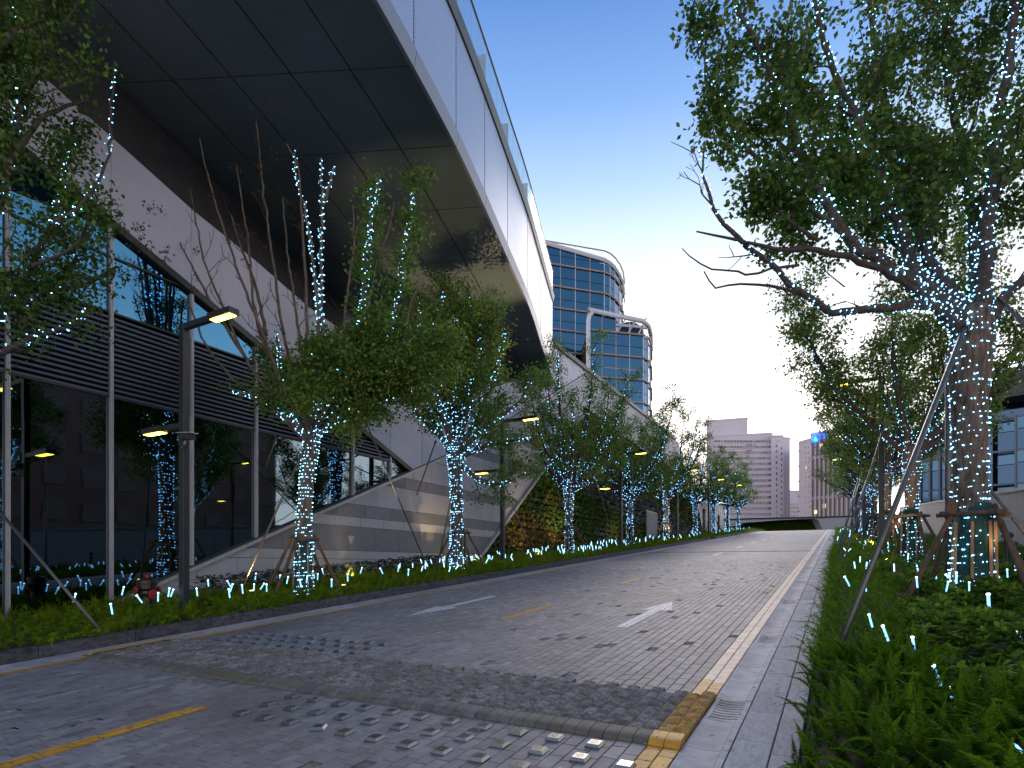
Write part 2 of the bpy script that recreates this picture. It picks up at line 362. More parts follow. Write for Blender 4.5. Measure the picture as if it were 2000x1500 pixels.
def variant(kind, l, yel, n=8):
    l = round(l, 2); key = (kind, l, yel); VAR.setdefault(key, [])
    if len(VAR[key]) < n:
        mk = {'rough': 'rough', 'bull': 'bull', 'flat': 'paver'}[kind]
        if yel: mk = {'rough': 'yellow_rough', 'bull': 'yellow', 'flat': 'yellow'}[kind]
        VAR[key].append(paver_mesh(kind, l, 0).mesh(kind + '_paver', M[mk])); return VAR[key][-1]
    return R.choice(VAR[key])
def put(me, name, x, y, dz=0, parent=road, flip=True):
    o = bpy.data.objects.new(name, me); o.location = (x, y, gz(y) + dz); fl = flip and R.random() < .5; o.rotation_euler = (-SL if fl else SL, 0, math.pi if fl else 0); return link(o, parent)
k = 0; BATCH = {'paver': MB(), 'yellow': MB(), 'faded_skylit': MB(), 'rough': MB(), 'yellow_rough': MB()}
def shade(x, y): return 0
for d, i, x, c, l, yel, chip in near:
    if k < 300 and d < 900:
        k += 1; kind = 'rough' if chip else 'flat'
        o = put(variant(kind, l, yel), 'paver', x, c, -.012 if chip else 0); 
        continue
    mk = ('yellow' if c < 4.9 else 'faded_skylit') if yel else ('rough' if chip else 'paver'); b = BATCH[mk]
    if chip and c < 20:
        src = paver_mesh('rough', l, 0); b.add([(vx + x, vy + c, gz(c) + vy * G + vz - .016) for vx, vy, vz in src.v], src.f, .5 + .5 * R.random())
    elif c < 22 or yel and c < 30:
        src = paver_mesh('flat', l, 0); b.add([(vx + x, vy + c, gz(c) + vy * G + vz) for vx, vy, vz in src.v], src.f[:5], src.a[0])
    else:
        hw = PW / 2 - .0025; hl = l / 2 - .0025; z0 = gz(c - hl); z1 = gz(c + hl)
        b.add([(x - hw, c - hl, z0), (x + hw, c - hl, z0), (x + hw, c + hl, z1), (x - hw, c + hl, z1)], [(0, 1, 2, 3)], R.gauss(.5, .2))
for mk, b in BATCH.items():
    if b.v: b.build('paving', M[mk], road, kind='stuff')
rb = {False: MB(), True: MB()}
for n, (i, x, c, l, yel) in enumerate(roughs):
    if n < 296: put(variant('rough', l, yel, 14), 'rough_paver', x, c, .024)
    else:
        src = paver_mesh('rough', l, 0); rb[yel].add([(vx + x, vy + c, gz(c) + vy * G + vz + .028) for vx, vy, vz in src.v], src.f, R.random())
rb[False].build('rough_paving', M['rough'], road, kind='stuff')
for i, x, c, l, yel in bulls: put(variant('bull', l, yel, 10), 'edge_stone', x, c, 0, flip=False)
# painted markings: thin paint lying on each paver it covers
def clip(poly, x0, x1, y0, y1):
    for ax, lim, sg in ((0, x0, 1), (0, x1, -1), (1, y0, 1), (1, y1, -1)):
        o = []
        for a, b in zip(poly, poly[1:] + poly[:1]):
            da = (a[ax] - lim) * sg; db = (b[ax] - lim) * sg
            if da >= 0: o.append(a)
            if da * db < 0: t = da / (da - db); o.append((a[0] + (b[0] - a[0]) * t, a[1] + (b[1] - a[1]) * t))
        poly = o
        if len(poly) < 3: return []
    return poly
ALLC = [(x, y0, y1) for i, x, y0, y1 in cells() if y0 < 100]
def marking(name, polys, mk, label=None, dz=.0028, skip=lambda y: False):
    b = MB()
    for poly in polys:
        xs = [p[0] for p in poly]; ys = [p[1] for p in poly]; X0, X1, Yl, Yh = min(xs), max(xs), min(ys), max(ys)
        for x, y0, y1 in ALLC:
            if y1 < Yl or y0 > Yh or x + PW / 2 < X0 or x - PW / 2 > X1: continue
            q = clip(list(poly), x - PW / 2 + .0045, x + PW / 2 - .0045, y0 + .0045, y1 - .0045)
            if q and not skip(sum(p[1] for p in q) / len(q)): b.add([(px, py, gz(py) + dz) for px, py in q], [tuple(range(len(q)))], R.gauss(.5, .2))
    return b.build(name, M[mk], road, label=label)
def rect(x0, x1, y0, y1): return [(x0, y0), (x1, y0), (x1, y1), (x0, y1)]
marking('edge_line', [rect(-8.19, -8.06, -1.5, 3.70), rect(-8.19, -8.07, 4.92, 88)], 'yellow', 'orange painted line along the left kerb')
b = MB()
for k in range(12):
    y0 = 3.70 + k * .1; b.add([(-8.19, y0, gz(y0) + (.02 if k == 0 else .052)), (-8.07, y0, gz(y0) + (.02 if k == 0 else .054)), (-8.07, y0 + .1, gz(y0 + .1) + .054), (-8.19, y0 + .1, gz(y0 + .1) + .052)], [(0, 1, 2, 3)])
b.build('edge_line', M['yellow'], road)
marking('centre_dash', [rect(-4.78, -4.62, -.8, 2.98), rect(-4.74, -4.62, 2.98, 3.06)], 'yellow')
for n, (a, c_) in enumerate([(7.9, 9.8), (13.6, 15.3), (19.6, 21.4), (25.6, 27.8), (32.0, 34.2), (38, 40.2), (44, 46.2), (50, 52.2), (56, 58.2), (62, 64.2), (68, 70.2)]):
    marking('centre_dash', [rect(-4.64, -4.49, a, c_)], 'yellow' if n < 3 else 'faded_skylit')  # far dashes paler: warm sky reflection painted into the colour
marking('lane_arrow', [rect(-2.70, -2.53, 7.8, 9.5), [(-2.84, 9.5), (-2.34, 9.5), (-2.6, 10.6)]], 'white_paint', 'white arrow pointing up the ramp')
marking('lane_arrow', [rect(-6.45, -6.28, 8.9, 10.6), [(-6.62, 8.92), (-6.36, 7.75), (-6.10, 8.92)]], 'white_paint', 'white arrow pointing down the ramp')
MB().hexa([(-8.1, 28.2, gz(28.2) + .004), (-1.0, 28.2, gz(28.2) + .004), (-1.0, 28.28, gz(28.28) + .004), (-8.1, 28.28, gz(28.28) + .004)] + [(-8.1, 28.2, gz(28.2) + .014), (-1.0, 28.2, gz(28.2) + .014), (-1.0, 28.28, gz(28.28) + .014), (-8.1, 28.28, gz(28.28) + .014)]).build('drain_slot', M['kerb'], road)
# ------------------------------------------------------------------ steel road studs
def stud_parts():
    b = MB(); a = .052; c = .040; h = .022
    b.add([(-c, -c, h), (c, -c, h), (c, c, h), (-c, c, h), (-a, -a, .004), (a, -a, .004), (a, a, .004), (-a, a, .004)], [(0, 1, 2, 3), (4, 5, 1, 0), (5, 6, 2, 1), (6, 7, 3, 2), (7, 4, 0, 3)])
    s = MB(); s.box(-a, -a, -.02, a, a, .004)
    r = MB(); n = 16
    r.add([(.017 * math.cos(t), .017 * math.sin(t), h + .0012) for t in [2 * math.pi * i / n for i in range(n)]] + [(.0215 * math.cos(t), .0215 * math.sin(t), h + .0012) for t in [2 * math.pi * i / n for i in range(n)]], [(i, (i + 1) % n, (i + 1) % n + n, i + n) for i in range(n)])
    return b.mesh('stud_cap', M['stud']), s.mesh('stud_skirt', M['stud_side']), r.mesh('stud_ring', M['stud_side'])
SC, SS, SR = stud_parts()
def stud(x, y, row, fr, rz=0.0, lab=None):
    o = bpy.data.objects.new('road_stud', None); o.location = (x, y, gz(y) + .002); o.rotation_euler = (SL, 0, rz); o.empty_display_size = .05; link(o)
    tag(o, lab or STL(x, row, fr) or ('square steel road stud in the %s row of the block %s the rough stone strip' % (row, fr)), 'road stud', 'steel studs %s the rough strip, %s row' % (fr, row))
    for nm, me in (('cap', SC), ('skirt', SS), ('ring', SR)):
        if nm == 'ring' and fr == 'beyond': continue
        link(bpy.data.objects.new(nm, me), o)
def STL(x, row, fr):
    i = round((x + 4.20) / .283) if fr == 'before' else round((x + 7.56) / .253)
    return 'steel road stud, %s from the left in the %s row %s the rough strip' % (('first', 'second', 'third', 'fourth', 'fifth', 'sixth', 'seventh', 'eighth', 'ninth', 'tenth', 'eleventh', 'twelfth')[i], row, fr)
for row, y, n in (('nearest', 3.055, 12), ('middle', 3.31, 12), ('farthest', 3.555, 11)):
    for i in range(n):
        odd = row == 'nearest' and i == 3
        stud(-4.20 + i * .283 + (.02 if odd else 0), y, row, 'before', .5 if odd else R.uniform(-.03, .03), 'steel road stud knocked askew out of line with the rest of the nearest row' if odd else None)
for row, y in (('nearest', 5.16), ('middle', 5.42), ('farthest', 5.68)):
    for i in range(11): stud(-7.56 + i * .253, y, row, 'beyond', R.uniform(-.03, .03))
# ------------------------------------------------------------------ gutters and kerbs
gut = thing('gutter', 'right-hand stone gutter and flat kerb rows beside the ferns', None, (0, 0, 0), kind='structure')
def run(name, x0, x1, ln, y0, y1, mk, prof, parent, jit=.0):
    """row of stone pieces; prof(x fraction)->dz across"""
    y = y0
    while y < y1:
        e = y + ln - .006; b = MB(); a = R.gauss(.5, .25); n = len(prof); j = R.uniform(-jit, jit)
        P = [(x0 + (x1 - x0) * fx, dz + (0 if i in (0, n - 1) else j)) for i, (fx, dz) in enumerate(prof)]
        b.prism([(px, y, gz(y) + pz) for px, pz in P] + [(x1, y, gz(y) - .12), (x0, y, gz(y) - .12)], (0, e - y, gz(e) - gz(y)), a)
        b.build(name, M[mk], parent); y += ln
dish = [(0, -.003), (.03, -.003), (.18, -.010), (.34, -.015), (.5, -.017), (.68, -.014), (.82, -.009), (.86, -.002), (1, -.001)]
GR = [4.40, 7.85, 11.2, 14.5, 19.0, 25.0, 32.0]
def gutter_row(x0, x1, parent, y0, y1, grates, ln=.6, m='gutter'):
    y = y0
    while y < y1:
        g = [q for q in grates if y - .01 <= q < y + ln - .01]
        for q in g: grates.remove(q)
        b = MB(); a = R.gauss(.5, .3)
        if g: y2 = y + .52
        else: y2 = y + ln - .007
        if g:
            gt = thing('drain_grate', 'slotted drain grate number', 'drain grate', (x0, y, gz(y)), 'slotted stone drain grates in the gutters'); GRT.append(gt)
            f = MB(); nb = 8; dy = .52 / (nb * 2 + 1)
            for q in range(nb + 1):
                ya = y + q * 2 * dy + .004; yb = ya + (dy * 1.15)
                for s_ in range(5):
                    fa, fb = .14 + .72 * s_ / 5, .14 + .72 * (s_ + 1) / 5; za = -.003 - .014 * math.sin(math.pi * fa); zb = -.003 - .014 * math.sin(math.pi * fb)
                    xa = x0 + (x1 - x0) * fa; xb = x0 + (x1 - x0) * fb
                    f.hexa([(xa, ya, gz(ya) - .025), (xb, ya, gz(ya) - .025), (xb, yb, gz(yb) - .025), (xa, yb, gz(yb) - .025), (xa, ya, gz(ya) + za), (xb, ya, gz(ya) + zb), (xb, yb, gz(yb) + zb), (xa, yb, gz(yb) + za)])
            f.build('grate_bars', M[m], gt, kind='stuff')
            fr = MB()
            for fa, fb in ((0.005, .14), (.86, .995)):
                xa = x0 + (x1 - x0) * fa; xb = x0 + (x1 - x0) * fb
                fr.hexa([(xa, y + .003, gz(y) - .1), (xb, y + .003, gz(y) - .1), (xb, y2, gz(y2) - .1), (xa, y2, gz(y2) - .1), (xa, y + .003, gz(y) - .006), (xb, y + .003, gz(y) - .006), (xb, y2, gz(y2) - .006), (xa, y2, gz(y2) - .006)])
            fr.build('frame', M[m], gt)
            v = MB(); v.hexa([(x0, y, gz(y) - .029), (x1, y, gz(y) - .029), (x1, y2, gz(y2) - .029), (x0, y2, gz(y2) - .029), (x0, y, gz(y) - .026), (x1, y, gz(y) - .026), (x1, y2, gz(y2) - .026), (x0, y2, gz(y2) - .026)]); v.build('sump', M['void'], gt)
            y += .527
        else:
            pr = [(x0 + (x1 - x0) * fx, y, gz(y) + dz) for fx, dz in dish] + [(x1, y, gz(y) - .12), (x0, y, gz(y) - .12)]
            b.prism(pr, (0, y2 - y, gz(y2) - gz(y)), a); b.build('gutter_slab', M[m], parent); y += ln
GRT = []
gutter_row(-.858, -.588, gut, .2, 92, GR)
flat = [(0, -.001), (1, .001)]
run('kerb_slab', -.581, -.357, .62, .3, 92, 'slab', [(0, -.006), (.02, .0), (.98, .0), (1, -.006)], gut, .004)
run('kerb_stone', -.350, -.20, .74, .1, 92, 'slab', [(0, -.002), (.03, .016), (.97, .016), (1, .002)], gut, .004)
lk = thing('left_kerb', 'raised dark granite kerb and gutter along the left planting bed', None, (0, 0, 0), kind='structure')
gutter_row(-8.735, -8.225, lk, 1.2, 92, [6.0, 21.0], 1.0)
names = ['nearest the camera, beside the rough yellow stones', 'second up the right gutter, beside the pale yellow line', 'third up the right gutter', 'fourth up the right gutter', 'fifth up the right gutter', 'sixth up the right gutter', 'farthest up the right gutter', 'by the left kerb above the first block of studs', 'by the left kerb farther up the ramp']
for g_, nm in zip(GRT, names): g_['label'] = 'slotted drain grate ' + nm
y = .02
while y < 92:
    if not (46.5 < y < 49):
        e = y + 1.152; b = MB(); a = R.gauss(.5, .25)
        pr = [(-8.74, -.1), (-8.748, .135), (-8.765, .152), (-8.90, .152), (-8.91, -.1)]
        b.prism([(px, y, gz(y) + pz) for px, pz in pr], (0, e - y, gz(e) - gz(y)), a); b.build('kerb_stone', M['kerb'], lk)
    y += 1.16
lb = sheet(-14.2, -8.90, .06, -8, 100, 'soil', 'left_bed', kind='structure'); tag(lb, 'left planting bed soil')
rbd = MB()
for a, c_ in zip([-6] + list(range(-2, 100, 4)), list(range(-2, 100, 4)) + [104]):
    for x0, x1, h0, h1 in ((-.20, .25, -.02, .05), (.25, 5.0, .05, .16)):
        rbd.add([(x0, a, gz(a) + h0), (x1, a, gz(a) + h1), (x1, c_, gz(c_) + h1), (x0, c_, gz(c_) + h0)], [(0, 1, 2, 3)])
rbd.build('right_bed', M['soil'], kind='structure', label='right planting bed soil')
# ------------------------------------------------------------------ left building: glass, louvres, white panels, banded stone
X = -13.7
def zs(y): return CH + 7.44 - .3845 * (y - 6.35)
def zc(y): return CH - .07 + .4213 * (y - 8.48) if y < 19.3 else CH + 4.488 + .507 * (y - 19.3)
ZW = [(-6, 13.2), (1.4, 10.9), (4.87, 9.87), (6.86, 9.23), (8.67, 8.62), (10.4, 8.2), (12.2, 7.65), (14.0, 7.35), (17.0, 7.3), (22, 7.9), (28.5, 10.2)]
def lerp(T, y):
    for (a, p), (b, q) in zip(T[:-1], T[1:]):
        if y <= b: return p + (q - p) * (y - a) / (b - a)
    return T[-1][1]
def zw(y): return CH + lerp(ZW, y)
ZT = CH + 12.2
def hclip(poly, f):
    """keep the part of a (y,z) polygon where f(y,z) >= 0"""
    o = []
    for a, b in zip(poly, poly[1:] + poly[:1]):
        da, db = f(*a), f(*b)
        if da >= 0: o.append(a)
        if da * db < 0: t = da / (da - db); o.append((a[0] + (b[0] - a[0]) * t, a[1] + (b[1] - a[1]) * t))
    return o
def area(p): return abs(sum(a[0] * b[1] - b[0] * a[1] for a, b in zip(p, p[1:] + p[:1]))) / 2
def plate(mb, poly, x, th=.03, a=.5): mb.prism([(x, y, z) for y, z in poly], (th, 0, 0), a)
def below(fn): return lambda y, z: fn(y) - z
def above(fn): return lambda y, z: z - fn(y)
bld = thing('podium_building', 'low building with slanted glass, louvres and banded stone under the curved walkway', 'building', (X, 8, 0))
bw = MB(); bw.box(X - 6, -12, -1, X - .30, 28.5, CH + 7.2); bw.box(X - 6, 28.5, -1, X - .30, 60, ZT - .06); bw.build('inner_wall', M['void'], bld)
ym = [1.39 + 1.8 * k - 7.2 for k in range(14)]
pn = {'up': 0}
for k in range(len(ym) - 1):
    y0, y1 = ym[k] + .045, ym[k + 1] - .045
    for z0, z1, mk in ((-1.0, 3.62, 'glass_lo'), (5.50, 6.66, 'glass_up'), (6.70, 14, 'glass_up')):
        p = [(y0, z0 + CH), (y1, z0 + CH), (y1, z1 + CH), (y0, z1 + CH)]
        p = hclip(hclip(p, below(zs)), above(zc))
        if len(p) > 2 and area(p) > .02:
            b = MB(); plate(b, p, X - .06, .012); b.build('window_pane', M[mk], bld)
    for zt in (3.64, 5.47, 6.68):                   # transoms
        p = hclip(hclip([(y0, zt + CH - .02), (y1, zt + CH - .02), (y1, zt + CH + .02), (y0, zt + CH + .02)], below(zs)), above(zc))
        if len(p) > 2 and area(p) > .005: b = MB(); plate(b, p, X - .055, .05); b.build('transom', M['blackmetal'], bld)
    for q in range(16):
        z0 = CH + 3.70 + q * .1105
        p = hclip(hclip([(y0, z0), (y1, z0), (y1, z0 + .045), (y0, z0 + .045)], below(zs)), above(zc))
        if len(p) > 2 and area(p) > .004:
            ya, yb = min(t[0] for t in p), max(t[0] for t in p)
            MB().hexa([(X - .12, ya, z0), (X + .0, ya, z0 - .035), (X + .0, yb, z0 - .035), (X - .12, yb, z0), (X - .12, ya, z0 + .012), (X + .0, ya, z0 + .012), (X + .0, yb, z0 + .012), (X - .12, yb, z0 + .012)]).build('louvre_slat', M['louvre'], bld)
for y in ym:
    zb, zt = max(-.5, zc(y)), zs(y)
    if zt - zb > .1:
        MB().box(X - .05, y - .028, zb, X + .05, y - .005, zt).box(X - .05, y + .005, zb, X + .05, y + .028, zt).box(X - .05, y - .005, zb, X + .038, y + .005, zt).build('mullion', M['mullion'], bld)
# black frame strip above the glass and coping below it
for k in range(len(ym) - 1):
    y0, y1 = ym[k], ym[k + 1]
    if y0 > 16.6: break
    y1 = min(y1, 16.9); b = MB()
    b.hexa([(X - .05, y0, zs(y0) - .0), (X + .09, y0, zs(y0)), (X + .09, y1, zs(y1)), (X - .05, y1, zs(y1)), (X - .05, y0, zs(y0) + .17), (X + .09, y0, zs(y0) + .17), (X + .09, y1, zs(y1) + .17), (X - .05, y1, zs(y1) + .17)])
    b.build('black_frame', M['blackmetal'], bld)
def strip(name, ya, yb, fn, h, x0, x1, mk, n=1, dz=0.0):
    for i in range(n):
        y0 = ya + (yb - ya) * i / n; y1 = ya + (yb - ya) * (i + 1) / n - (.012 if n > 1 else 0); b = MB()
        b.hexa([(x0, y0, fn(y0) + dz), (x1, y0, fn(y0) + dz), (x1, y1, fn(y1) + dz), (x0, y1, fn(y1) + dz), (x0, y0, fn(y0) + dz + h), (x1, y0, fn(y0) + dz + h), (x1, y1, fn(y1) + dz + h), (x0, y1, fn(y1) + dz + h)])
        b.build(name, M[mk], bld)
strip('coping', 6.3, 19.3, zc, .09, X - .05, X + .15, 'coping', 7, -.10)
strip('coping', 19.3, 34.6, zc, .06, X - .05, X + .12, 'coping', 6, -.08)
strip('coping_groove', 6.3, 16.8, zc, .03, X - .05, X + .05, 'blackmetal', 1, -.005)
# white panels
for k in range(len(ym) - 1 + 11):
    y0, y1 = 1.39 + 1.8 * k - 7.2 + .012, 1.39 + 1.8 * (k + 1) - 7.2 - .012
    if y0 > 34.5: break
    p = [(y0, -2), (y1, -2), (y1, 20), (y0, 20)]
    p = hclip(p, lambda y, z: z - zs(y) - .18) if y0 < 16.8 else p
    p = hclip(p, lambda y, z: z - zc(y) - .01)
    if y1 < 28.6:
        if len(p) > 2: p = hclip(p, lambda y, z, a=zw(y0), b=zw(y1), u=y0, v=y1: a + (b - a) * (y - u) / (v - u) - z)
    elif len(p) > 2: p = hclip(p, lambda y, z: ZT - .1 - z)
    if len(p) > 2 and area(p) > .05: b = MB(); plate(b, p, X - .05, .05, R.random()); b.build('white_panel', M['white_panel'], bld)
# banded stone
rows = [(-1.3, -.35, 0), (-.35, .2, 0), (.2, .47, 0), (.47, 1.25, 1), (1.25, 1.57, 0), (1.57, 1.98, 1), (1.98, 2.77, 0), (2.77, 3.16, 1), (3.16, 4.0, 0), (4.0, 4.7, 0), (4.7, 5.1, 1), (5.1, 6.0, 0), (6.0, 6.4, 1), (6.4, 7.6, 0), (7.6, 8.6, 0), (8.6, 9.0, 1), (9.0, 10.2, 0), (10.2, 11.2, 0), (11.2, 12.1, 0)]
GE = lambda y, z: (z - CH) - (.59 + .745 * (y - 21.74))          # left slanted edge of the green wall (positive: stone side)
GT = lambda y: CH + 9.75 - .042 * (y - 34)                       # top of the green wall
cnt = 0
extra = {0: MB(), 1: MB()}
for ri, (a, b_, dk) in enumerate(rows):
    ln = (1.25 if dk else 1.1); y = 5.0 + (ri * .41) % ln
    while y < 60:
        L_ = ln if y < 36 else 2.4
        sq = [(y + .006, CH + a + .006), (y + L_ - .006, CH + a + .006), (y + L_ - .006, CH + b_ - .006), (y + .006, CH + b_ - .006)]
        p = hclip(sq, lambda yy, z: zc(yy) - .09 - z)
        if len(p) > 2:
            if y < 33: p = hclip(p, GE)
            else:
                p = hclip(p, lambda yy, z: z - GT(yy) - .08)
        if len(p) > 2 and y > 56: p = hclip(p, lambda yy, z: CH + 12.2 - (yy - 56) ** 2 * .05 - z)
        if len(p) > 2 and area(p) > .02 and max(q[1] for q in p) > gz(y) - .2:
            cnt += 1; bb = MB() if cnt < 296 else extra[dk]
            plate(bb, p, X - .03, .035, R.random())
            if cnt < 296: bb.build('cladding_panel', M['stone_d' if dk else 'stone_l'], bld)
        y += L_
for dk, bb in extra.items():
    if bb.v: bb.build('cladding', M['stone_d' if dk else 'stone_l'], bld, kind='stuff')
MB().prism([(X + .006, 13.75, CH + .95), (X + .006, 14.05, CH + .95), (X + .006, 13.90, CH + .66)], (.004, 0, 0)).build('triangle_mark', M['stone_l'], bld, label='small pale downward triangle on the dark stone band')
# roof edge beyond the walkway
MB().hexa([(X - 5, 28.4, ZT - .1), (X + .12, 28.4, ZT - .1), (X + .12, 57, ZT - .1), (X - 5, 57, ZT - .1), (X - 5, 28.4, ZT + .15), (X + .12, 28.4, ZT + .15), (X + .12, 57, ZT + .15), (X - 5, 57, ZT + .15)]).build('roof_edge', M['blackmetal'], bld)
# frame of the slanted edge
MB().hexa([(X - .05, 20.8, CH - .12), (X + .16, 20.8, CH - .12), (X + .16, 33.4, CH + 9.26), (X - .05, 33.4, CH + 9.26), (X - .05, 20.95, CH - .16), (X + .16, 20.95, CH - .16), (X + .16, 33.55, CH + 9.22), (X - .05, 33.55, CH + 9.22)]).build('slanted_edge_frame', M['coping'], bld)
# ------------------------------------------------------------------ green wall
gw = thing('green_wall', 'planted green wall with golden-lit, green and grey shrub rows behind the trees', 'green wall', (X, 44, 3))
MB().prism([(X - .28, 21.0, CH - 1), (X - .28, 33.0, CH + 9.0), (X - .28, 34, GT(34)), (X - .28, 65, GT(65)), (X - .28, 71, CH + 3.0)], (.06, 0, 0)).build('backing', M['void'], gw)
T = np.array([(-.5, 0, 0), (0, .5, .12), (.5, 0, 0), (0, -.5, .12)]); TF = np.array([(0, 1, 2, 3)])
def gw_species_glow(y, z):
    q = (z - gz(y)) + (y - 21) * .17                      # diagonal bands falling away to the right
    if y < 33.5 and q < 4.6 and math.sin((z) * 1.7 + y * .35) > -.2 and y < 32: return 'gw_y'  # left rows: golden lamplight put into the leaf colour
    if 4.6 < q < 5.6: return 'gw_b'
    if 5.6 < q < 8.2: return 'gw_g'
    if 8.9 < q < 9.9 or 12.2 < q < 12.9: return 'gw_y'
    if 3.0 < q < 3.6 and y > 36: return 'gw_g'
    return 'gw'
acc = {}
z = CH - 1
while z < CH + 9.8:
    y = 20.0
    while y < 70.5:
        n = max(1, int((9 if y < 36 else 5)))
        ok = z > gz(y) and GE(y, z + .1) < 0 and z < GT(y) - .1 and z < CH + 8.54 + (64.7 - y) * .87
        if ok and not (47.0 < y < 50.4 and z < CH + 4.45):
            s_ = gw_species_glow(y, z); acc.setdefault(s_, []).extend([(X - .12 + R.gauss(0, .07) + .05, y + R.uniform(0, .22), z + R.gauss(0, .07)) for _ in range(n)])
        y += .20 if y < 36 else .30
    z += .34
for s_, pts in acc.items():
    P = np.array(pts); n = len(P); xx, yy, zz = frames(n, 0); V, Fq = stamp(T, TF, P, xx, yy, zz, NR.uniform(.09, .17, n) * (1 + (P[:, 1] - 20) / 60))
    npobj('plant_rows', V, Fq, M[s_], gw, var=np.clip(NR.normal(.45, .22, n), 0, 1), kind='stuff')
z = CH - .9
for k in range(30):
    z0 = CH - .9 + k * .34 - .12; ya = max(20.8, 21.74 + ((z0 - CH) - .59) / .745 + .2); 
    yb = min(70, 64.7 - (z0 - CH - 8.54) / .87)
    yl = yb
    while z0 < gz(yl) - .2 and yl > ya: yl -= 1
    if yl - ya > 1 and z0 < GT(34): MB().box(X - .2, ya, z0, X - .05, yl, z0 + .03).build('planter_trough', M['blackmetal'], gw)
dr = thing('service_door', 'plain grey metal door set into the green wall', 'door', (X + .05, 48.6, gz(48.6)))
MB().box(X - .05, 47.1, 2.2, X + .06, 50.3, CH + 4.4).build('leaf', M['stone_d'], dr); MB().box(X - .06, 46.95, 2.2, X + .03, 47.1, CH + 4.5).box(X - .06, 50.3, 2.2, X + .03, 50.45, CH + 4.5).box(X - .06, 46.95, CH + 4.4, X + .03, 50.45, CH + 4.55).build('frame', M['blackmetal'], dr, kind='stuff')
MB().box(X + .06, 49.9, 4.3, X + .1, 50.0, 4.5).build('handle', M['steel'], dr)
# stone block with doorways past the green wall
sb = thing('stone_kiosk', 'pale stone block with tall dark doorways at the far end of the green wall', 'building', (X, 75, gz(75)))
zt_ = CH + 8.6
ywall = [66.2, 69.8, 71.6, 73.4, 75.2, 76.6, 78.2, 79.6, 81.2, 84]
for i in range(9):
    y0, y1 = ywall[i], ywall[i + 1]; door = i % 2 == 1
    zb = 3.5 if not door else CH + 6.6
    n = 4 if not door else 2
    for q in range(n):
        a = zb + (zt_ - zb) * q / n; c_ = zb + (zt_ - zb) * (q + 1) / n
        p = [(y0 + .01, a + .01), (y1 - .01, a + .01), (y1 - .01, c_ - .01), (y0 + .01, c_ - .01)]
        if i == 0: p = hclip(p, lambda y, z: (z - CH) - 8.54 + (y - 64.9) * .87)
        if len(p) > 2: b = MB(); plate(b, p, X - .03, .05, R.random()); b.build('stone_panel', M['stone_d' if (q + i) % 3 == 0 else 'stone_l'], sb)
    if door: MB().box(X - .25, y0, 3.5, X - .18, y1, zb).build('doorway', M['dark_panel'], sb)
MB().box(X - 6, 66, 3, X - .28, 84, zt_).build('core', M['stone_d'], sb); MB().box(X - .05, 84, 3.5, X, 84.2, zt_).build('corner_trim', M['stone_l'], sb)
# ------------------------------------------------------------------ curved walkway overhead
wk = thing('curved_walkway', 'curved raised walkway with dark soffit, ribbed side panels and glass balustrade', 'walkway', (-8, 9, CH + 10.5))
OUT = [(-6.9, -1.5), (-6.85, .5), (-6.85, 2.8), (-7.0, 5.1), (-7.35, 7.4), (-7.83, 9.7), (-8.38, 12.05), (-9.06, 14.5), (-9.88, 17.3), (-10.85, 20.6), (-12.05, 24.2), (-13.5, 28.6)]
INN = [(-11.6, -4.6), (-11.75, -2.4), (-11.9, 0.), (-12.3, 2.3), (-13.0, 4.6), (-13.76, 6.9), (-14.6, 9.3), (-15.6, 11.9), (-16.6, 14.6), (-17.7, 17.6), (-19., 21.5), (-20, 27)]
WY = [-4.0, -2.2, -.4, 1.4, 3.2, 5.0, 6.86, 8.67, 10.4, 12.2, 14.0, 17.0]
WY = [-4.4, -2.4, -.4, 1.4, 3.2 + 1.6, 6.86, 8.67, 10.4, 12.2, 14.0, 17.0, 22.0]
SZ = CH + 10.5
def catm(Ps, i, t):
    g = lambda k: np.array(Ps[max(0, min(len(Ps) - 1, k))], dtype=float)
    a, b, c_, d = g(i - 1), g(i), g(i + 1), g(i + 2)
    return .5 * (2 * b + (c_ - a) * t + (2 * a - 5 * b + 4 * c_ - d) * t * t + (3 * b - a - 3 * c_ + d) * t ** 3)
NB = len(OUT) - 1
def sz(i, t):
    s_ = i + t; return SZ - max(0, s_ - 9.5) * .28
for i in range(NB):
    for j in range(5):
        g0, g1 = j / 5, (j + 1) / 5; b = MB(); n = 3; top = []; 
        for q in range(n):
            qs = []
            for tt, gg in ((q / n, g0), ((q + 1) / n, g0), ((q + 1) / n, g1), (q / n, g1)):
                o_ = catm(OUT, i, tt); k_ = catm(INN, i, tt); oz = sz(i, tt)
                tt_ = tt; e = .012
                p = k_ + (o_ - k_) * gg; qs.append([p[0], p[1], SZ + (oz - SZ) * gg])
            # open a joint all round
            cx = sum(p[0] for p in qs) / 4; cy = sum(p[1] for p in qs) / 4
            dj = (np.array(catm(OUT, i, .5)) - np.array(catm(INN, i, .5))); dj /= np.linalg.norm(dj)
            for m_, p in enumerate(qs):
                s1 = 1 if m_ in (0, 1) else -1; p[0] += dj[0] * .016 * s1; p[1] += dj[1] * .016 * s1
                if (q == 0 and m_ in (0, 3)): p[0] += -dj[1] * .016; p[1] += dj[0] * .016
                if (q == n - 1 and m_ in (1, 2)): p[0] -= -dj[1] * .016; p[1] -= dj[0] * .016
            b.hexa([tuple(p) for p in qs] + [(p[0], p[1], p[2] + .05) for p in qs])
        b.build('soffit_panel', M['soffit'], wk)
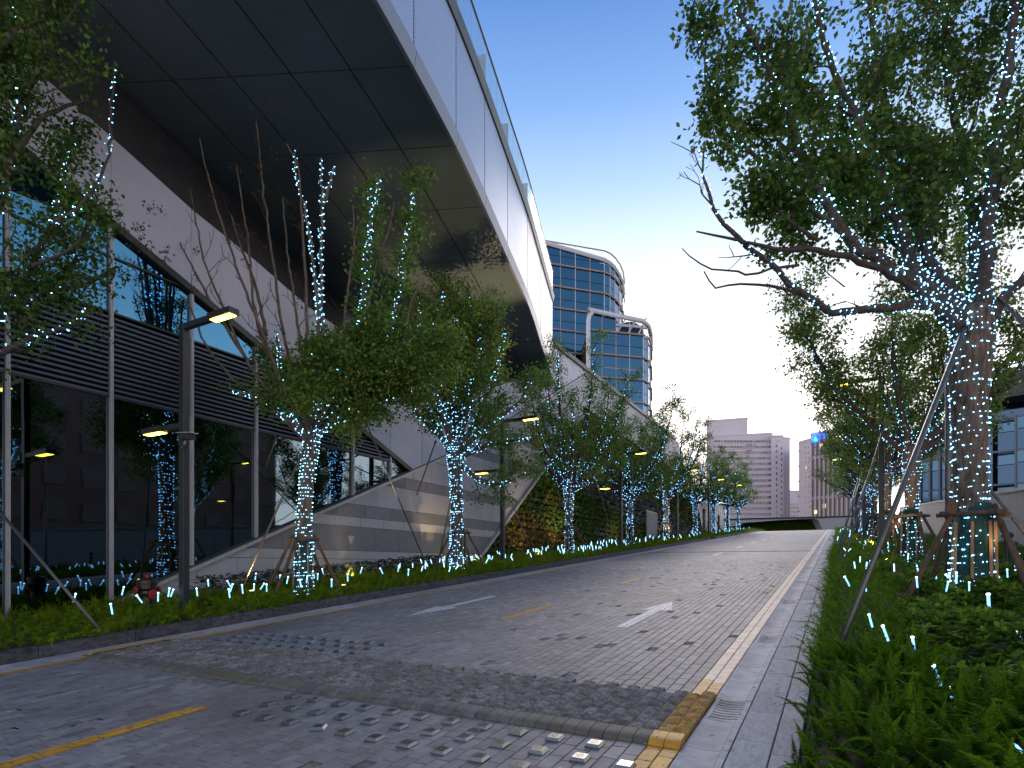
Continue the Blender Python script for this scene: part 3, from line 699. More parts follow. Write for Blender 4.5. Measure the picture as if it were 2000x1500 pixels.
def wall3(name, k0, lo, hi, off0, off1, mk, th=.03, joint=.006, n=4, parent=wk, va=.5):
    b = MB()
    for q in range(n):
        ps = []
        for t in (q / n + (joint if q == 0 else 0), (q + 1) / n - (joint if q == n - 1 else 0)):
            p = catm(OUT, k0, t); tg = catm(OUT, k0, min(1, t + .05)) - catm(OUT, k0, max(0, t - .05)); tg /= np.linalg.norm(tg); nr = np.array((tg[1], -tg[0]))
            l_, h_ = lo(k0, t), hi(k0, t)
            ps.append([(p[0] + nr[0] * o_, p[1] + nr[1] * o_, z_) for o_, z_ in ((off0 - th, l_), (off0, l_), (off1, h_), (off1 - th, h_))])
        a_, c_ = ps; b.add(a_ + c_, [(0, 4, 5, 1), (1, 5, 6, 2), (2, 6, 7, 3), (3, 7, 4, 0), (0, 1, 2, 3), (7, 6, 5, 4)], va)
    return b.build(name, M[mk], parent)
ztop = lambda i, t: CH + 13.25 + .55 * max(0, (i + t - 4)) / 4 if i + t < 8 else CH + 13.8 + .15 * (i + t - 8)
M['rib'] = mat('ribbed_screen_panel', (.38, .48, .66), .4, metal=.3, var=.04, attr=.05)
t_ = M['rib'].node_tree; wv = N(t_, 'ShaderNodeTexWave'); wv.bands_direction = 'Z'; wv.inputs['Scale'].default_value = 3.4; wv.inputs['Distortion'].default_value = 0
ge_ = N(t_, 'ShaderNodeNewGeometry'); t_.links.new(ge_.outputs['Position'], wv.inputs[0]); bs_ = t_.nodes['Principled BSDF']
mx_ = N(t_, 'ShaderNodeMix'); mx_.data_type = 'RGBA'; mx_.blend_type = 'MULTIPLY'; lk_ = bs_.inputs['Base Color'].links[0].from_socket
m_r = N(t_, 'ShaderNodeMapRange'); t_.links.new(wv.outputs[1], m_r.inputs[0]); m_r.inputs[1].default_value = .15; m_r.inputs[2].default_value = .5; m_r.inputs[3].default_value = .62; m_r.inputs[4].default_value = 1
mx_.inputs[0].default_value = 1; t_.links.new(lk_, mx_.inputs[6]); cb_ = N(t_, 'ShaderNodeCombineXYZ')
for q in range(3): t_.links.new(m_r.outputs[0], cb_.inputs[q])
t_.links.new(cb_.outputs[0], mx_.inputs[7]); t_.links.new(mx_.outputs[2], bs_.inputs['Base Color'])
M['white_end'] = mat('white_end_panel', (.55, .57, .62), .45, var=.04)
def clearglass(name, c, a):
    m = bpy.data.materials.new(name); m.use_nodes = True; t = m.node_tree; b = t.nodes['Principled BSDF']; tr = N(t, 'ShaderNodeBsdfTransparent'); tr.inputs[0].default_value = (*c, 1)
    b.inputs['Base Color'].default_value = (.5, .6, .65, 1); b.inputs['Roughness'].default_value = .08; mx = N(t, 'ShaderNodeMixShader'); mx.inputs[0].default_value = a
    t.links.new(tr.outputs[0], mx.inputs[1]); t.links.new(b.outputs[0], mx.inputs[2]); t.links.new(mx.outputs[0], t.nodes['Material Output'].inputs[0]); return m
M['clear'] = clearglass('balustrade_glass', (.86, .93, .95), .16)
for i in range(NB):
    wall3('fascia_trim', i, lambda k, t: sz(k, t) - .04, lambda k, t: sz(k, t) + .30, .06, .12, 'fascia', .08, .004)
    wall3('screen_panel', i, lambda k, t: sz(k, t) + .315, lambda k, t: ztop(k, t), .05, .05, 'rib' if i < 9 else 'white_end', .05, .012, va=R.random())
    wall3('seam_channel', i, lambda k, t: sz(k, t) + .3, lambda k, t: ztop(k, t), -.02, -.02, 'blackmetal', .03, 0)
    wall3('top_ledge', i, lambda k, t: ztop(k, t) + .01, lambda k, t: ztop(k, t) + .30, .10, .16, 'ledge', .4, .002)
    wall3('balustrade_glass', i, lambda k, t: ztop(k, t) + .34, lambda k, t: ztop(k, t) + 1.62, .06, .06, 'clear', .02, .02)
    for t in (0.12,):
        p = catm(OUT, i, t); tg = catm(OUT, i, .2) - catm(OUT, i, .0); tg /= np.linalg.norm(tg); nr = np.array((tg[1], -tg[0])); z0 = ztop(i, t)
        q0 = [(p[0] - nr[0] * .02 + tg[0] * s_, p[1] - nr[1] * .02 + tg[1] * s_) for s_ in (-.02, .02)]; q1 = [(p[0] - nr[0] * .26 + tg[0] * s_, p[1] - nr[1] * .26 + tg[1] * s_) for s_ in (-.02, .02)]
        c4 = [q0[0], q0[1], q1[1], q1[0]]; MB().hexa([(a, b_, z0 + .3) for a, b_ in c4] + [(a, b_, z0 + 1.55) for a, b_ in c4]).build('railing_post', M['mullion'], wk)
hp = []
for i in range(NB):
    for q in range(4):
        p = catm(OUT, i, q / 4); hp.append((p[0] + .04, p[1], ztop(i, q / 4) + 1.70))
MB().tube(hp, .035, 6).build('handrail', M['blackmetal'], wk, smooth=True)
dk = MB()
for i in range(NB):
    a, b_ = OUT[i], OUT[i + 1]; c_, d = INN[i + 1], INN[i]; q = [(a[0] - .1, a[1]), (b_[0] - .1, b_[1]), (c_[0] - 6, c_[1]), (d[0] - 6, d[1])]
    dk.hexa([(x, y, SZ + .12 if i < 10 else SZ - .1) for x, y in q] + [(x, y, CH + 13.2) for x, y in q])
dk.build('deck', M['dark_panel'], wk)
for i in range(NB):   # dark cladding from the top of the white panels back to the soffit
    y0, y1 = WY[i], WY[i + 1]; a, b_ = INN[i], INN[i + 1]
    MB().hexa([(X - .03, y0 + .012, zw(y0) - .02), (X - .03, y1 - .012, zw(y1) - .02), (b_[0], b_[1], SZ + .06), (a[0], a[1], SZ + .06), (X - .10, y0 + .012, zw(y0) - .02), (X - .10, y1 - .012, zw(y1) - .02), (b_[0] - .1, b_[1], SZ + .1), (a[0] - .1, a[1], SZ + .1)]).build('sloping_panel', M['dark_panel' if i < 9 else 'white_panel'], bld)
MB().hexa([(X - .03, 22, zw(22) - .1), (X - .03, 28.5, zw(28.5)), (-13.5, 28.6, SZ + .1), (-20, 27, SZ + .1), (X - .1, 22, zw(22) - .1), (X - .1, 28.6, zw(28.5)), (-13.6, 28.8, SZ + .2), (-20.2, 27.2, SZ + .2)]).build('sloping_panel', M['white_panel'], bld)
# ------------------------------------------------------------------ far end: lawn bank and curved white canopy wall
def P3(u, v, t): return at(u, v, t)
M['pale_wall'] = mat('pale_curved_wall', (.40, .43, .48), .5, var=.05, nscale=.5)
cw = thing('canopy_wall', 'long low curved pale wall sweeping over a grass bank at the top of the ramp', 'wall', tuple(P3(1500, 1040, 104)))
top = [(1340, 1022), (1400, 1017), (1455, 1014), (1520, 1012.5), (1600, 1011), (1680, 1008)]; bot = [(1340, 1036), (1400, 1026), (1455, 1021), (1520, 1016), (1585, 1013), (1598, 1015), (1607, 1034), (1680, 1040)]
pl = [P3(u, v, 104) for u, v in top] + [P3(u, v, 104) for u, v in reversed(bot)]
MB().prism(pl, Vector((-S, C, 0)) * 5).build('curved_wall', M['pale_wall'], cw)
MB().tube([P3(u, v - .8, 103.8) for u, v in top], .12, 5).build('capping', M['dark_panel'], cw)
gb = MB().prism([P3(u, v, 106.5) for u, v in [(1395, 1036), (1460, 1022), (1520, 1017.5), (1590, 1014), (1612, 1036), (1612, 1050), (1395, 1050)]], Vector((-S, C, 0)) * 1).build('grass_bank', M['grass'], kind='structure', label='dark green grass bank under the curved pale wall')
n = 9000; uu = NR.uniform(1400, 1604, n); vv = 1035 - NR.uniform(0, 1, n) * np.interp(uu, [1400, 1460, 1520, 1590, 1604], [1, 12, 17, 20, 18])
P = np.array([tuple(P3(a, b, 106.2)) for a, b in zip(uu, vv)]); xx, yy, zz = frames(n); V, Fq = stamp(T, TF, P, xx, yy, zz, .35)
npobj('grass', V, Fq, M['gw_b'], var=np.clip(NR.normal(.3, .2, n), 0, 1), kind='stuff', label='clipped grass and low plants on the bank', cat='grass')
# ------------------------------------------------------------------ generic far block helper (camera-facing frame)
ER = Vector((C, S, 0)); EF = Vector((-S, C, 0))
def seg(a, b):
    a = Vector(a); b = Vector(b); d = b - a; L_ = d.length; d.normalize(); nrm = Vector((d.y, -d.x, 0)); return a, d, nrm, L_
def quadbox(a, d, nrm, s0, s1, z0, z1, d0, d1, mb, av=.5):
    p = lambda s_, o_, z: tuple(Vector((a.x, a.y, 0)) + d * s_ + nrm * o_ + Vector((0, 0, z)))
    mb.hexa([p(s0, d0, z0), p(s1, d0, z0), p(s1, d1, z0), p(s0, d1, z0), p(s0, d0, z1), p(s1, d0, z1), p(s1, d1, z1), p(s0, d1, z1)], av); return mb
def hpos(u, t): p = at(u, 1000, t); return Vector((p.x, p.y, 0))
def zat(v, t): return CH + t * (HX - v) / F
# ------------------------------------------------------------------ curved glass office tower
M['tglass'] = glassmat('tower_blue_glass', (.045, .13, .25), .06, .02)
M['tglass2'] = glassmat('tower_dark_spandrel', (.06, .12, .20), .12, .02)
M['peach'] = mat('peach_metal_band', (.42, .34, .30), .4, metal=.3)
M['tubewhite'] = mat('white_tube_frame', (.50, .54, .62), .4)
def tower(name, label, path, ztop_fn, zb, floors, band, panels=True, open_top=None):
    root = thing(name, label, 'office tower', tuple(path[0]))
    L_ = [0]
    for a, b in zip(path[:-1], path[1:]): L_.append(L_[-1] + (b - a).length)
    np_ = 0; bands = {}
    for a, b in zip(path[:-1], path[1:]):
        a, d, nrm, ln = seg(a, b); m_ = max(1, round(ln / band)); w_ = ln / m_
        for q in range(m_):
            s0, s1 = q * w_, (q + 1) * w_; zt = (ztop_fn(a + d * s1) + ztop_fn(a + d * s0)) / 2
            mb = MB(); quadbox(a, d, nrm, s0 - .05, s0 + .05, zb, zt, -.02, .10, mb); mb.build('mullion', M['tubewhite'] if q % 3 == 0 else M['peach'], root)
            for f0, f1, kind in floors:
                z1 = min(f1, zt)
                if z1 - f0 < .12: continue
                if open_top and open_top(a + d * ((s0 + s1) / 2), f0): continue
                mb = MB(); quadbox(a, d, nrm, s0 + .06, s1 - .06, f0 + .05, z1 - .05, -.1, 0, mb); mb.build('window_pane', M['tglass' if kind else 'tglass2'], root); np_ += 1
    for f0, f1, kind in floors:
        if kind == 1 or kind == 3:
            pts = [p + Vector((0, 0, f0)) for p in path]; 
            pts2 = []
            for p, q in zip(pts[:-1], pts[1:]): pts2 += [p, (p + q) / 2]
            pts2.append(pts[-1]); nr = [Vector(((q - p).y, -(q - p).x, 0)).normalized() for p, q in zip(path[:-1], path[1:])]
            off = []
            for i, p in enumerate(pts):
                n_ = (nr[max(0, i - 1)] + nr[min(len(nr) - 1, i)]).normalized(); off.append(p + n_ * .22)
            if f0 < ztop_fn(path[0]): MB().tube(off, .16, 5).build('ledge', M['peach'], root)
    return root
fl = 4.15; zb0 = zat(512, 111)
pathA = [hpos(1035, 110.5), hpos(1180, 115), hpos(1191, 116), hpos(1200, 117.5), hpos(1209, 120), hpos(1215, 123), hpos(1218, 128)]
def topA(p):
    d_ = (p - pathA[0]).length; return max(zat(505, 115.5) - max(0, d_ - 15) * .02, zat(465, 110.5) - d_ * .32) if d_ < 40 else zat(505, 115.5)
def topA(p):
    s_ = p.dot(ER); s0 = pathA[0].dot(ER); s1 = pathA[1].dot(ER); t = (s_ - s0) / (s1 - s0); return zat(464, 110.5) * (1 - t) + zat(506, 115) * t
fls = []
for k in range(-9, 2):
    z0 = zb0 + k * fl; fls.append((z0, z0 + fl * .44, 1)); fls.append((z0 + fl * .44, z0 + fl, 2))
tA = tower('glass_tower', 'tall blue glass office tower with rounded corner, peach ledges and a sloping roofline', pathA, topA, zat(900, 110), fls, 3.3)
def coreblock(path, back, z0, zf, root, mk='void'):
    pts = list(path); n_ = len(pts); b = MB(); c_ = [p - EF * -1.2 for p in pts]; bk = [p + EF * back for p in (pts[-1], pts[0])]
    cc = c_ + bk; b.add([(p.x, p.y, z0) for p in cc] + [(p.x, p.y, zf(p)) for p in cc], [tuple(range(len(cc))), tuple(range(2 * len(cc) - 1, len(cc) - 1, -1))] + [(i, (i + 1) % len(cc), (i + 1) % len(cc) + len(cc), i + len(cc)) for i in range(len(cc))])
    b.build('core', M[mk], root)
coreblock(pathA, 20, -5, lambda p: min(topA(p), zat(470, 111)) - .3, tA)
MB().tube([Vector((p.x, p.y, topA(p) - .25)) - EF * .15 for p in pathA], .42, 6).build('roof_trim', M['tubewhite'], tA)
pathB = [hpos(1148, 104.5), hpos(1256, 107), hpos(1265, 108.5), hpos(1270, 112), hpos(1271, 120)]
topB = lambda p: zat(610, 104.5) - (p.dot(ER) - pathB[0].dot(ER)) * .10
zB0 = zat(655, 107); flsB = []
for k in range(-8, 0): z0 = zB0 + k * fl; flsB += [(z0, z0 + fl * .45, 2), (z0 + fl * .45, z0 + fl, 2)]; flsB.append((z0, z0 + .01, 3))
flsB += [(zB0, zB0 + 4.6, 1)]
uB = lambda p: 1000 + F * (p.dot(ER)) / max(1, p.dot(EF))
tB = tower('lower_glass_wing', 'lower blue glass wing with an open roof frame and white tube arch', pathB, topB, zat(900, 104), flsB, 3.0, open_top=lambda p, f0: f0 > zB0 - .1 and uB(p) > 1195)
coreblock(pathB, 9, -5, lambda p: zB0 - .2, tB)
MB().tube([hpos(1149, 103.8) + Vector((0, 0, zat(v, 103.8))) for v in (900, 780, 640, 628)] + [hpos(1151, 103.8) + Vector((0, 0, zat(616, 103.8))), hpos(1158, 103.9) + Vector((0, 0, zat(610, 103.9)))] + [Vector((p.x, p.y, topB(p) + .3)) - EF * .4 for p in pathB], .42, 8).build('tube_arch', M['tubewhite'], tB, smooth=True)
for a, b in ((1200, 1222), (1222, 1244), (1244, 1262)):   # braces of the open roof frame
    MB().bar(hpos(a, 108) + Vector((0, 0, zB0)), hpos(b, 109) + Vector((0, 0, zB0 + 4.0)), .22).build('roof_brace', M['tubewhite'], tB)
MB().bar(hpos(1190, 110) + Vector((0, 0, zB0 + 3.2)), hpos(1268, 111) + Vector((0, 0, zB0 + 3.0)), .5).build('roof_beam', M['tubewhite'], tB)
dsh = MB(); dsh.lathe([(2.2, 0), (2.6, .3), (2.2, .8)], 20, tuple(hpos(1232, 112) + Vector((0, 0, zB0 + 2.2))), axis=(0.6, -.8, .3)); dsh.build('rooftop_ring', M['dark_panel'], tB)
bx = MB(); quadbox(*seg(hpos(1180, 106.2), hpos(1256, 107.3))[:3], 0, 7, zB0 - 2 * fl + .3, zB0 - 2 * fl + 2.6, .02, .05, bx); bx.build('lit_interior', glow('dim_warm_interior', (.9, .55, .42), .28, False), tB)
# ------------------------------------------------------------------ far residential blocks
M['resi'] = mat('mauve_concrete', (.60, .56, .64), .8, var=.06, nscale=.05)
M['resi2'] = mat('beige_concrete', (.56, .51, .55), .8, var=.05, nscale=.05)
M['pink'] = mat('pinkish_stone_fins', (.48, .39, .45), .7, var=.08, nscale=.1)
M['win'] = mat('far_window_glass', (.05, .065, .085), .15, spec=.8)
M['winlight'] = mat('far_curtained_window', (.30, .28, .30), .5)
M['litwin'] = glow('lit_window', (1.0, .72, .35), .9, False)
def block(root, u0, t0, u1, t1, vtop, depth, mk='resi', z0=-10, name='wall'):
    a, b = hpos(u0, t0), hpos(u1, t1); zt = zat(vtop, t0); dd = (EF + ER * ((u0 + u1) / 2 - 1000) / F) * depth; c_ = [a, b, b + dd, a + dd]
    MB().hexa([(p.x, p.y, z0) for p in c_] + [(p.x, p.y, zt) for p in c_]).build(name, M[mk], root)
    quad = [(p + (p - (a + b + dd) / 2).normalized() * .4) for p in c_]
    MB().hexa([(p.x, p.y, zt) for p in quad] + [(p.x, p.y, zt + .9) for p in quad]).build('parapet', M[mk], root)
def windows(root, u0, t0, u1, t1, vs_, us, wv, hv, mk=('win',), pr=(1,), name='window'):
    """windows on the front between u0..u1; us in pixels, heights in pixels; frame proud, pane recessed"""
    a, b = hpos(u0, t0), hpos(u1, t1); a_, d, nrm, ln = seg(a, b); fr = None
    for v in vs_:
        for u in us:
            t = t0 + (t1 - t0) * (u - u0) / (u1 - u0); p = hpos(u, t); w_ = wv * t / F; h_ = hv * t / F; z = zat(v, t)
            key = (root.name, wv, hv)
            if key not in WM:
                m1 = MB(); quadbox(Vector((0, 0, 0)), d, nrm, -w_ / 2, w_ / 2, -h_, 0, .02, .06, m1)
                m2 = MB(); e = .18
                for s0, s1, q0, q1 in ((-w_ / 2 - e, w_ / 2 + e, -h_ - e, -h_), (-w_ / 2 - e, w_ / 2 + e, 0, e), (-w_ / 2 - e, -w_ / 2, -h_, 0), (w_ / 2, w_ / 2 + e, -h_, 0)):
                    quadbox(Vector((0, 0, 0)), d, nrm, s0, s1, q0, q1, .0, .30, m2)
                WM[key] = ([m1.mesh('pane', M[x]) for x in mk], m2.mesh('frame', M['resi']))
            me = R.choices(WM[key][0], pr)[0]; o = bpy.data.objects.new(name, me); link(o, root); o.location = Vector((p.x, p.y, z)) - org(root)
WM = {}
rA = thing('apartment_tower', 'pale mauve apartment tower with rows of windows and a small gable mark', 'apartment block', tuple(hpos(1500, 330)))
block(rA, 1380, 345, 1460, 338, 824, 25); block(rA, 1395, 340, 1508, 333, 853, 20); block(rA, 1506, 329, 1530, 329, 853, 22); block(rA, 1527, 333, 1543, 335, 856, 20)
vr = [860 + 10.9 * k for k in range(15)]
windows(rA, 1395, 340, 1508, 333, vr, [1398 + 6.2 * k for k in range(18)], 5.0, 4.0, ('win', 'winlight'), (2, 1.3))
windows(rA, 1506, 328.5, 1530, 328.5, [868 + 10.9 * k for k in range(14)], [1517], 2.2, 5, ('win', 'winlight'), (2, 1)); windows(rA, 1506, 328.8, 1530, 328.8, [873 + 10.9 * k for k in range(14)], [1526.5], 1.8, 5)
for v in vr[:15]:
    a_, d, nrm, ln = seg(hpos(1395, 340), hpos(1508, 333)); m_ = MB(); quadbox(a_, d, nrm, .3, ln - .3, zat(v + 5.6, 337), zat(v + 5.2, 337), 0, .5, m_); m_.build('sill_band', M['resi'], rA)
m_ = MB().prism([at(1518, 862, 328.4), at(1524, 862, 328.4), at(1521, 858.5, 328.4)], EF * .2); m_.build('gable_mark', M['resi2'], rA)
for k in range(26):
    u = R.uniform(1440, 1504); v = R.choice(vr) + 7.2; p = at(u, v, 335.2); MB().box(p.x - .55, p.y - .4, p.z - .7, p.x + .55, p.y + .3, p.z).build('air_conditioner', M['winlight'], rA)
rM = thing('distant_block', 'small pale distant building in the gap between the two apartment towers', 'building', tuple(hpos(1552, 420)))
block(rM, 1543, 420, 1562, 420, 960, 20, 'resi'); block(rM, 1541, 400, 1562, 400, 985, 20, 'resi2'); windows(rM, 1541, 400, 1562, 400, [990, 998, 1006], [1546, 1551, 1557], 2.4, 3.5)
rB = thing('beige_apartment_tower', 'beige apartment tower with pairs of small windows beside the pink striped office tower', 'apartment block', tuple(hpos(1572, 310)))
block(rB, 1560, 310, 1586, 300, 866, 25, 'resi2'); windows(rB, 1560, 310, 1586, 300, [872 + 9.8 * k for k in range(15)], [1574.5, 1579], 2.2, 4.2, ('win', 'winlight', 'litwin'), (3, 1, .3))
for k in range(14): p = at(1583 if k % 3 else 1560.5, 880 + 9.8 * k, 299); MB().box(p.x - .5, p.y - .4, p.z - .6, p.x + .5, p.y + .3, p.z).build('air_conditioner', M['winlight'], rB)
rC = thing('pink_office_tower', 'pinkish office tower of tall stone fins with a blue lit sign on its roof edge', 'office tower', tuple(hpos(1630, 290)))
block(rC, 1584, 290, 1700, 268, 850, 25, 'pink')
a_, d, nrm, ln = seg(hpos(1584, 289.5), hpos(1700, 267.5)); nf = 13
for k in range(nf):
    s0 = ln * k / nf; zt_c = zat(866, 289); m_ = MB(); quadbox(a_, d, nrm, s0 + ln / nf * .42, s0 + ln / nf * .98, -5, zt_c, .05, .12, m_); m_.build('window_strip', M['win'], rC)
    m_ = MB(); quadbox(a_, d, nrm, s0 + ln / nf * .05, s0 + ln / nf * .36, -5, zt_c + 1, .05, .9, m_); m_.build('stone_fin', M['pink'], rC)
    for q in range(5):
        z = zt_c - 8 - q * 10; m_ = MB(); quadbox(a_, d, nrm, s0 + ln / nf * .42, s0 + ln / nf * .98, z, z + 1.4, .1, .3, m_); m_.build('spandrel', M['pink'], rC)
for u, v in ((1593, 1000), (1610, 988), (1628, 1004), (1619, 1010), (1640, 996), (1604, 870), (1650, 1012)):
    p = at(u, v, 284); MB().box(p.x - .6, p.y - .3, p.z - .9, p.x + .6, p.y + .1, p.z + .9).build('lit_window', M['litwin'], rC)
sg = thing('roof_sign', 'blue lit roof sign with a round swirl emblem and Chinese characters', 'sign', tuple(at(1610, 865, 284)))
def stroke(pts, w_, mk, nm):
    MB().tube([at(u, v, 284) for u, v in pts], w_, 4).build(nm, M[mk], sg)
stroke([(1587.5, 861), (1586, 856), (1588, 850.5), (1592, 848), (1597, 848.5), (1599.5, 851)], .42, 'bluesign', 'emblem'); stroke([(1588, 859), (1591, 853), (1596, 852), (1598.5, 856), (1596, 861), (1591, 863), (1587.5, 861)], .5, 'bluesign', 'emblem')
stroke([(1590, 859), (1592, 856), (1594, 857), (1593, 860), (1591.5, 861)], .7, 'cyansign', 'emblem')
for x, y, g_ in ((1602, 849, [[(0, 0), (5, -1)], [(2.5, -2), (2, 7)], [(0, 3), (5, 2)], [(0, 6), (4, 5)], [(5, 3), (3, 8)]]), (1609, 847, [[(0, 2), (6, 0)], [(1, -1), (1, 8)], [(4, -1), (3.5, 7)], [(0, 5), (6, 4)]]), (1616, 846, [[(0, 1), (5, 0)], [(3, -2), (0, 7)], [(2, 3), (6, 7)], [(0, 5), (6, 4)]]), (1623, 850, [[(0, 1), (5, 0)], [(0, 4), (6, 3)]])):
    for s_ in g_: stroke([(x + a, y + b) for a, b in s_], .30, 'bluesign', 'character')
# ------------------------------------------------------------------ right side: pale boundary wall and glass office
rw = thing('boundary_wall', 'long pale panelled boundary wall behind the right planting bed', 'wall', (5.4, 30, gz(30)))
y = 6
while y < 70:
    for z0, z1 in ((.0, 1.05), (1.06, 2.1)):
        MB().hexa([(5.4, y, gz(y) + z0), (5.65, y, gz(y) + z0), (5.65, y + 3.98, gz(y + 4) + z0), (5.4, y + 3.98, gz(y + 4) + z0), (5.4, y, gz(y) + z1), (5.65, y, gz(y) + z1), (5.65, y + 3.98, gz(y + 4) + z1), (5.4, y + 3.98, gz(y + 4) + z1)], R.random()).build('wall_panel', M['stone_l'], rw)
    y += 4
MB().hexa([(5.35, 6, gz(6) + 2.1), (5.7, 6, gz(6) + 2.1), (5.7, 70, gz(70) + 2.1), (5.35, 70, gz(70) + 2.1), (5.35, 6, gz(6) + 2.2), (5.7, 6, gz(6) + 2.2), (5.7, 70, gz(70) + 2.2), (5.35, 70, gz(70) + 2.2)]).build('coping', M['coping'], rw)
M['og'] = glassmat('office_blue_glass', (.045, .085, .15), .06, .02)
M['fin'] = mat('vertical_fin', (.13, .145, .20), .5, metal=.2)
ro = thing('glass_office', 'dark blue glass office with vertical fins and projecting roof, right of the road', 'office building', tuple(hpos(1950, 60)))
q0, q1 = hpos(1780, 76), hpos(2300, 58)
a_, d, nrm, ln = seg(q0, q1)
uo = lambda s_: uB(a_ + d * s_)
zt = zat(775, 60); zb = 3; s_ = 0; kk = 0
sgap = None
fh = 3.9; nfl = 6
while s_ < ln - 1:
    step = 1.05 if uo(s_) < 1938 else 2.1; set_back = 1947 > uo(s_) > 1932
    for f_ in range(nfl):
        z0 = zt - (f_ + 1) * fh
        for za, zb_, mk in ((z0, z0 + fh * .62, 'og'), (z0 + fh * .62, z0 + fh, 'tglass2')):
            m_ = MB(); quadbox(a_, d, nrm, s_ + .05, s_ + step - .05, za + .04, zb_ - .04, -.1 - (1.2 if set_back else 0), -(1.2 if set_back else 0), m_); m_.build('window_pane', M[mk], ro)
    if not set_back:
        m_ = MB(); quadbox(a_, d, nrm, s_ - .09, s_ + .09, zb, zt + .2, 0, .45 if step < 2 else .2, m_); m_.build('fin', M['fin'], ro)
    s_ += step
for f_ in range(nfl + 1):
    m_ = MB(); quadbox(a_, d, nrm, 0, ln, zt - f_ * fh - .12, zt - f_ * fh + .10, -.02, .14, m_); m_.build('floor_band', M['fin'], ro)
m_ = MB(); quadbox(a_, d, nrm, 0, ln, -2, zt, -14, -.2 - 1.3, m_); m_.build('core', M['void'], ro)
m_ = MB(); quadbox(a_, d, nrm, ln * .25, ln, zt + .2, zt + 2.0, -5, -2.0, m_); m_.build('upper_storey', M['og'], ro)
m_ = MB(); quadbox(a_, d, nrm, ln * .22, ln, zt + 2.0, zt + 5.2, -9, 1.6, m_)
m_.build('projecting_roof', M['dark_panel'], ro); m_ = MB(); quadbox(a_, d, nrm, ln * .27, ln, zt + 5.2, zt + 6.0, -9, -1, m_); m_.build('roof_plant', M['fin'], ro)
for k in range(14):
    sx = ln * .22 + k * 2.2
    if sx < ln: m_ = MB(); quadbox(a_, d, nrm, sx, sx + .12, zt + 2.0, zt + 5.2, 1.6, 1.72, m_); m_.build('roof_rib', M['fin'], ro)
# ------------------------------------------------------------------ trees, supports, string lights
LT = np.array([(0, 0, 0), (-.32, .5, .07), (0, 1, -.05), (.32, .5, .07)]); LF = np.array([(0, 1, 2, 3)])
BT = np.array([(0, 0, -1.3), (.55, 0, 0), (0, .55, 0), (-.55, 0, 0), (0, -.55, 0), (0, 0, 1.3)]); BF = np.array([(0, 2, 1), (0, 3, 2), (0, 4, 3), (0, 1, 4), (5, 1, 2), (5, 2, 3), (5, 3, 4), (5, 4, 1)])
def leaves(cents, per, spread, size, rs, droop=.35):
    """leaves hanging round the cluster centres"""
    n = len(cents) * per
    Cn = np.repeat(np.array(cents), per, axis=0); off = rs.normal(size=(n, 3)) * spread; off[:, 2] *= .75
    P = Cn + off
    y = rs.normal(size=(n, 3)); y[:, 2] -= droop; y += off / (np.linalg.norm(off, axis=1)[:, None] + 1e-6) * .7
    y /= np.linalg.norm(y, axis=1)[:, None]; a = rs.normal(size=(n, 3)); a[:, 2] += .8; x = np.cross(y, a); x /= np.linalg.norm(x, axis=1)[:, None] + 1e-9; z = np.cross(x, y)
    V, Fq = stamp(LT, LF, P, x, y, z, rs.uniform(.7, 1.25, n) * size)
    return V, Fq, n
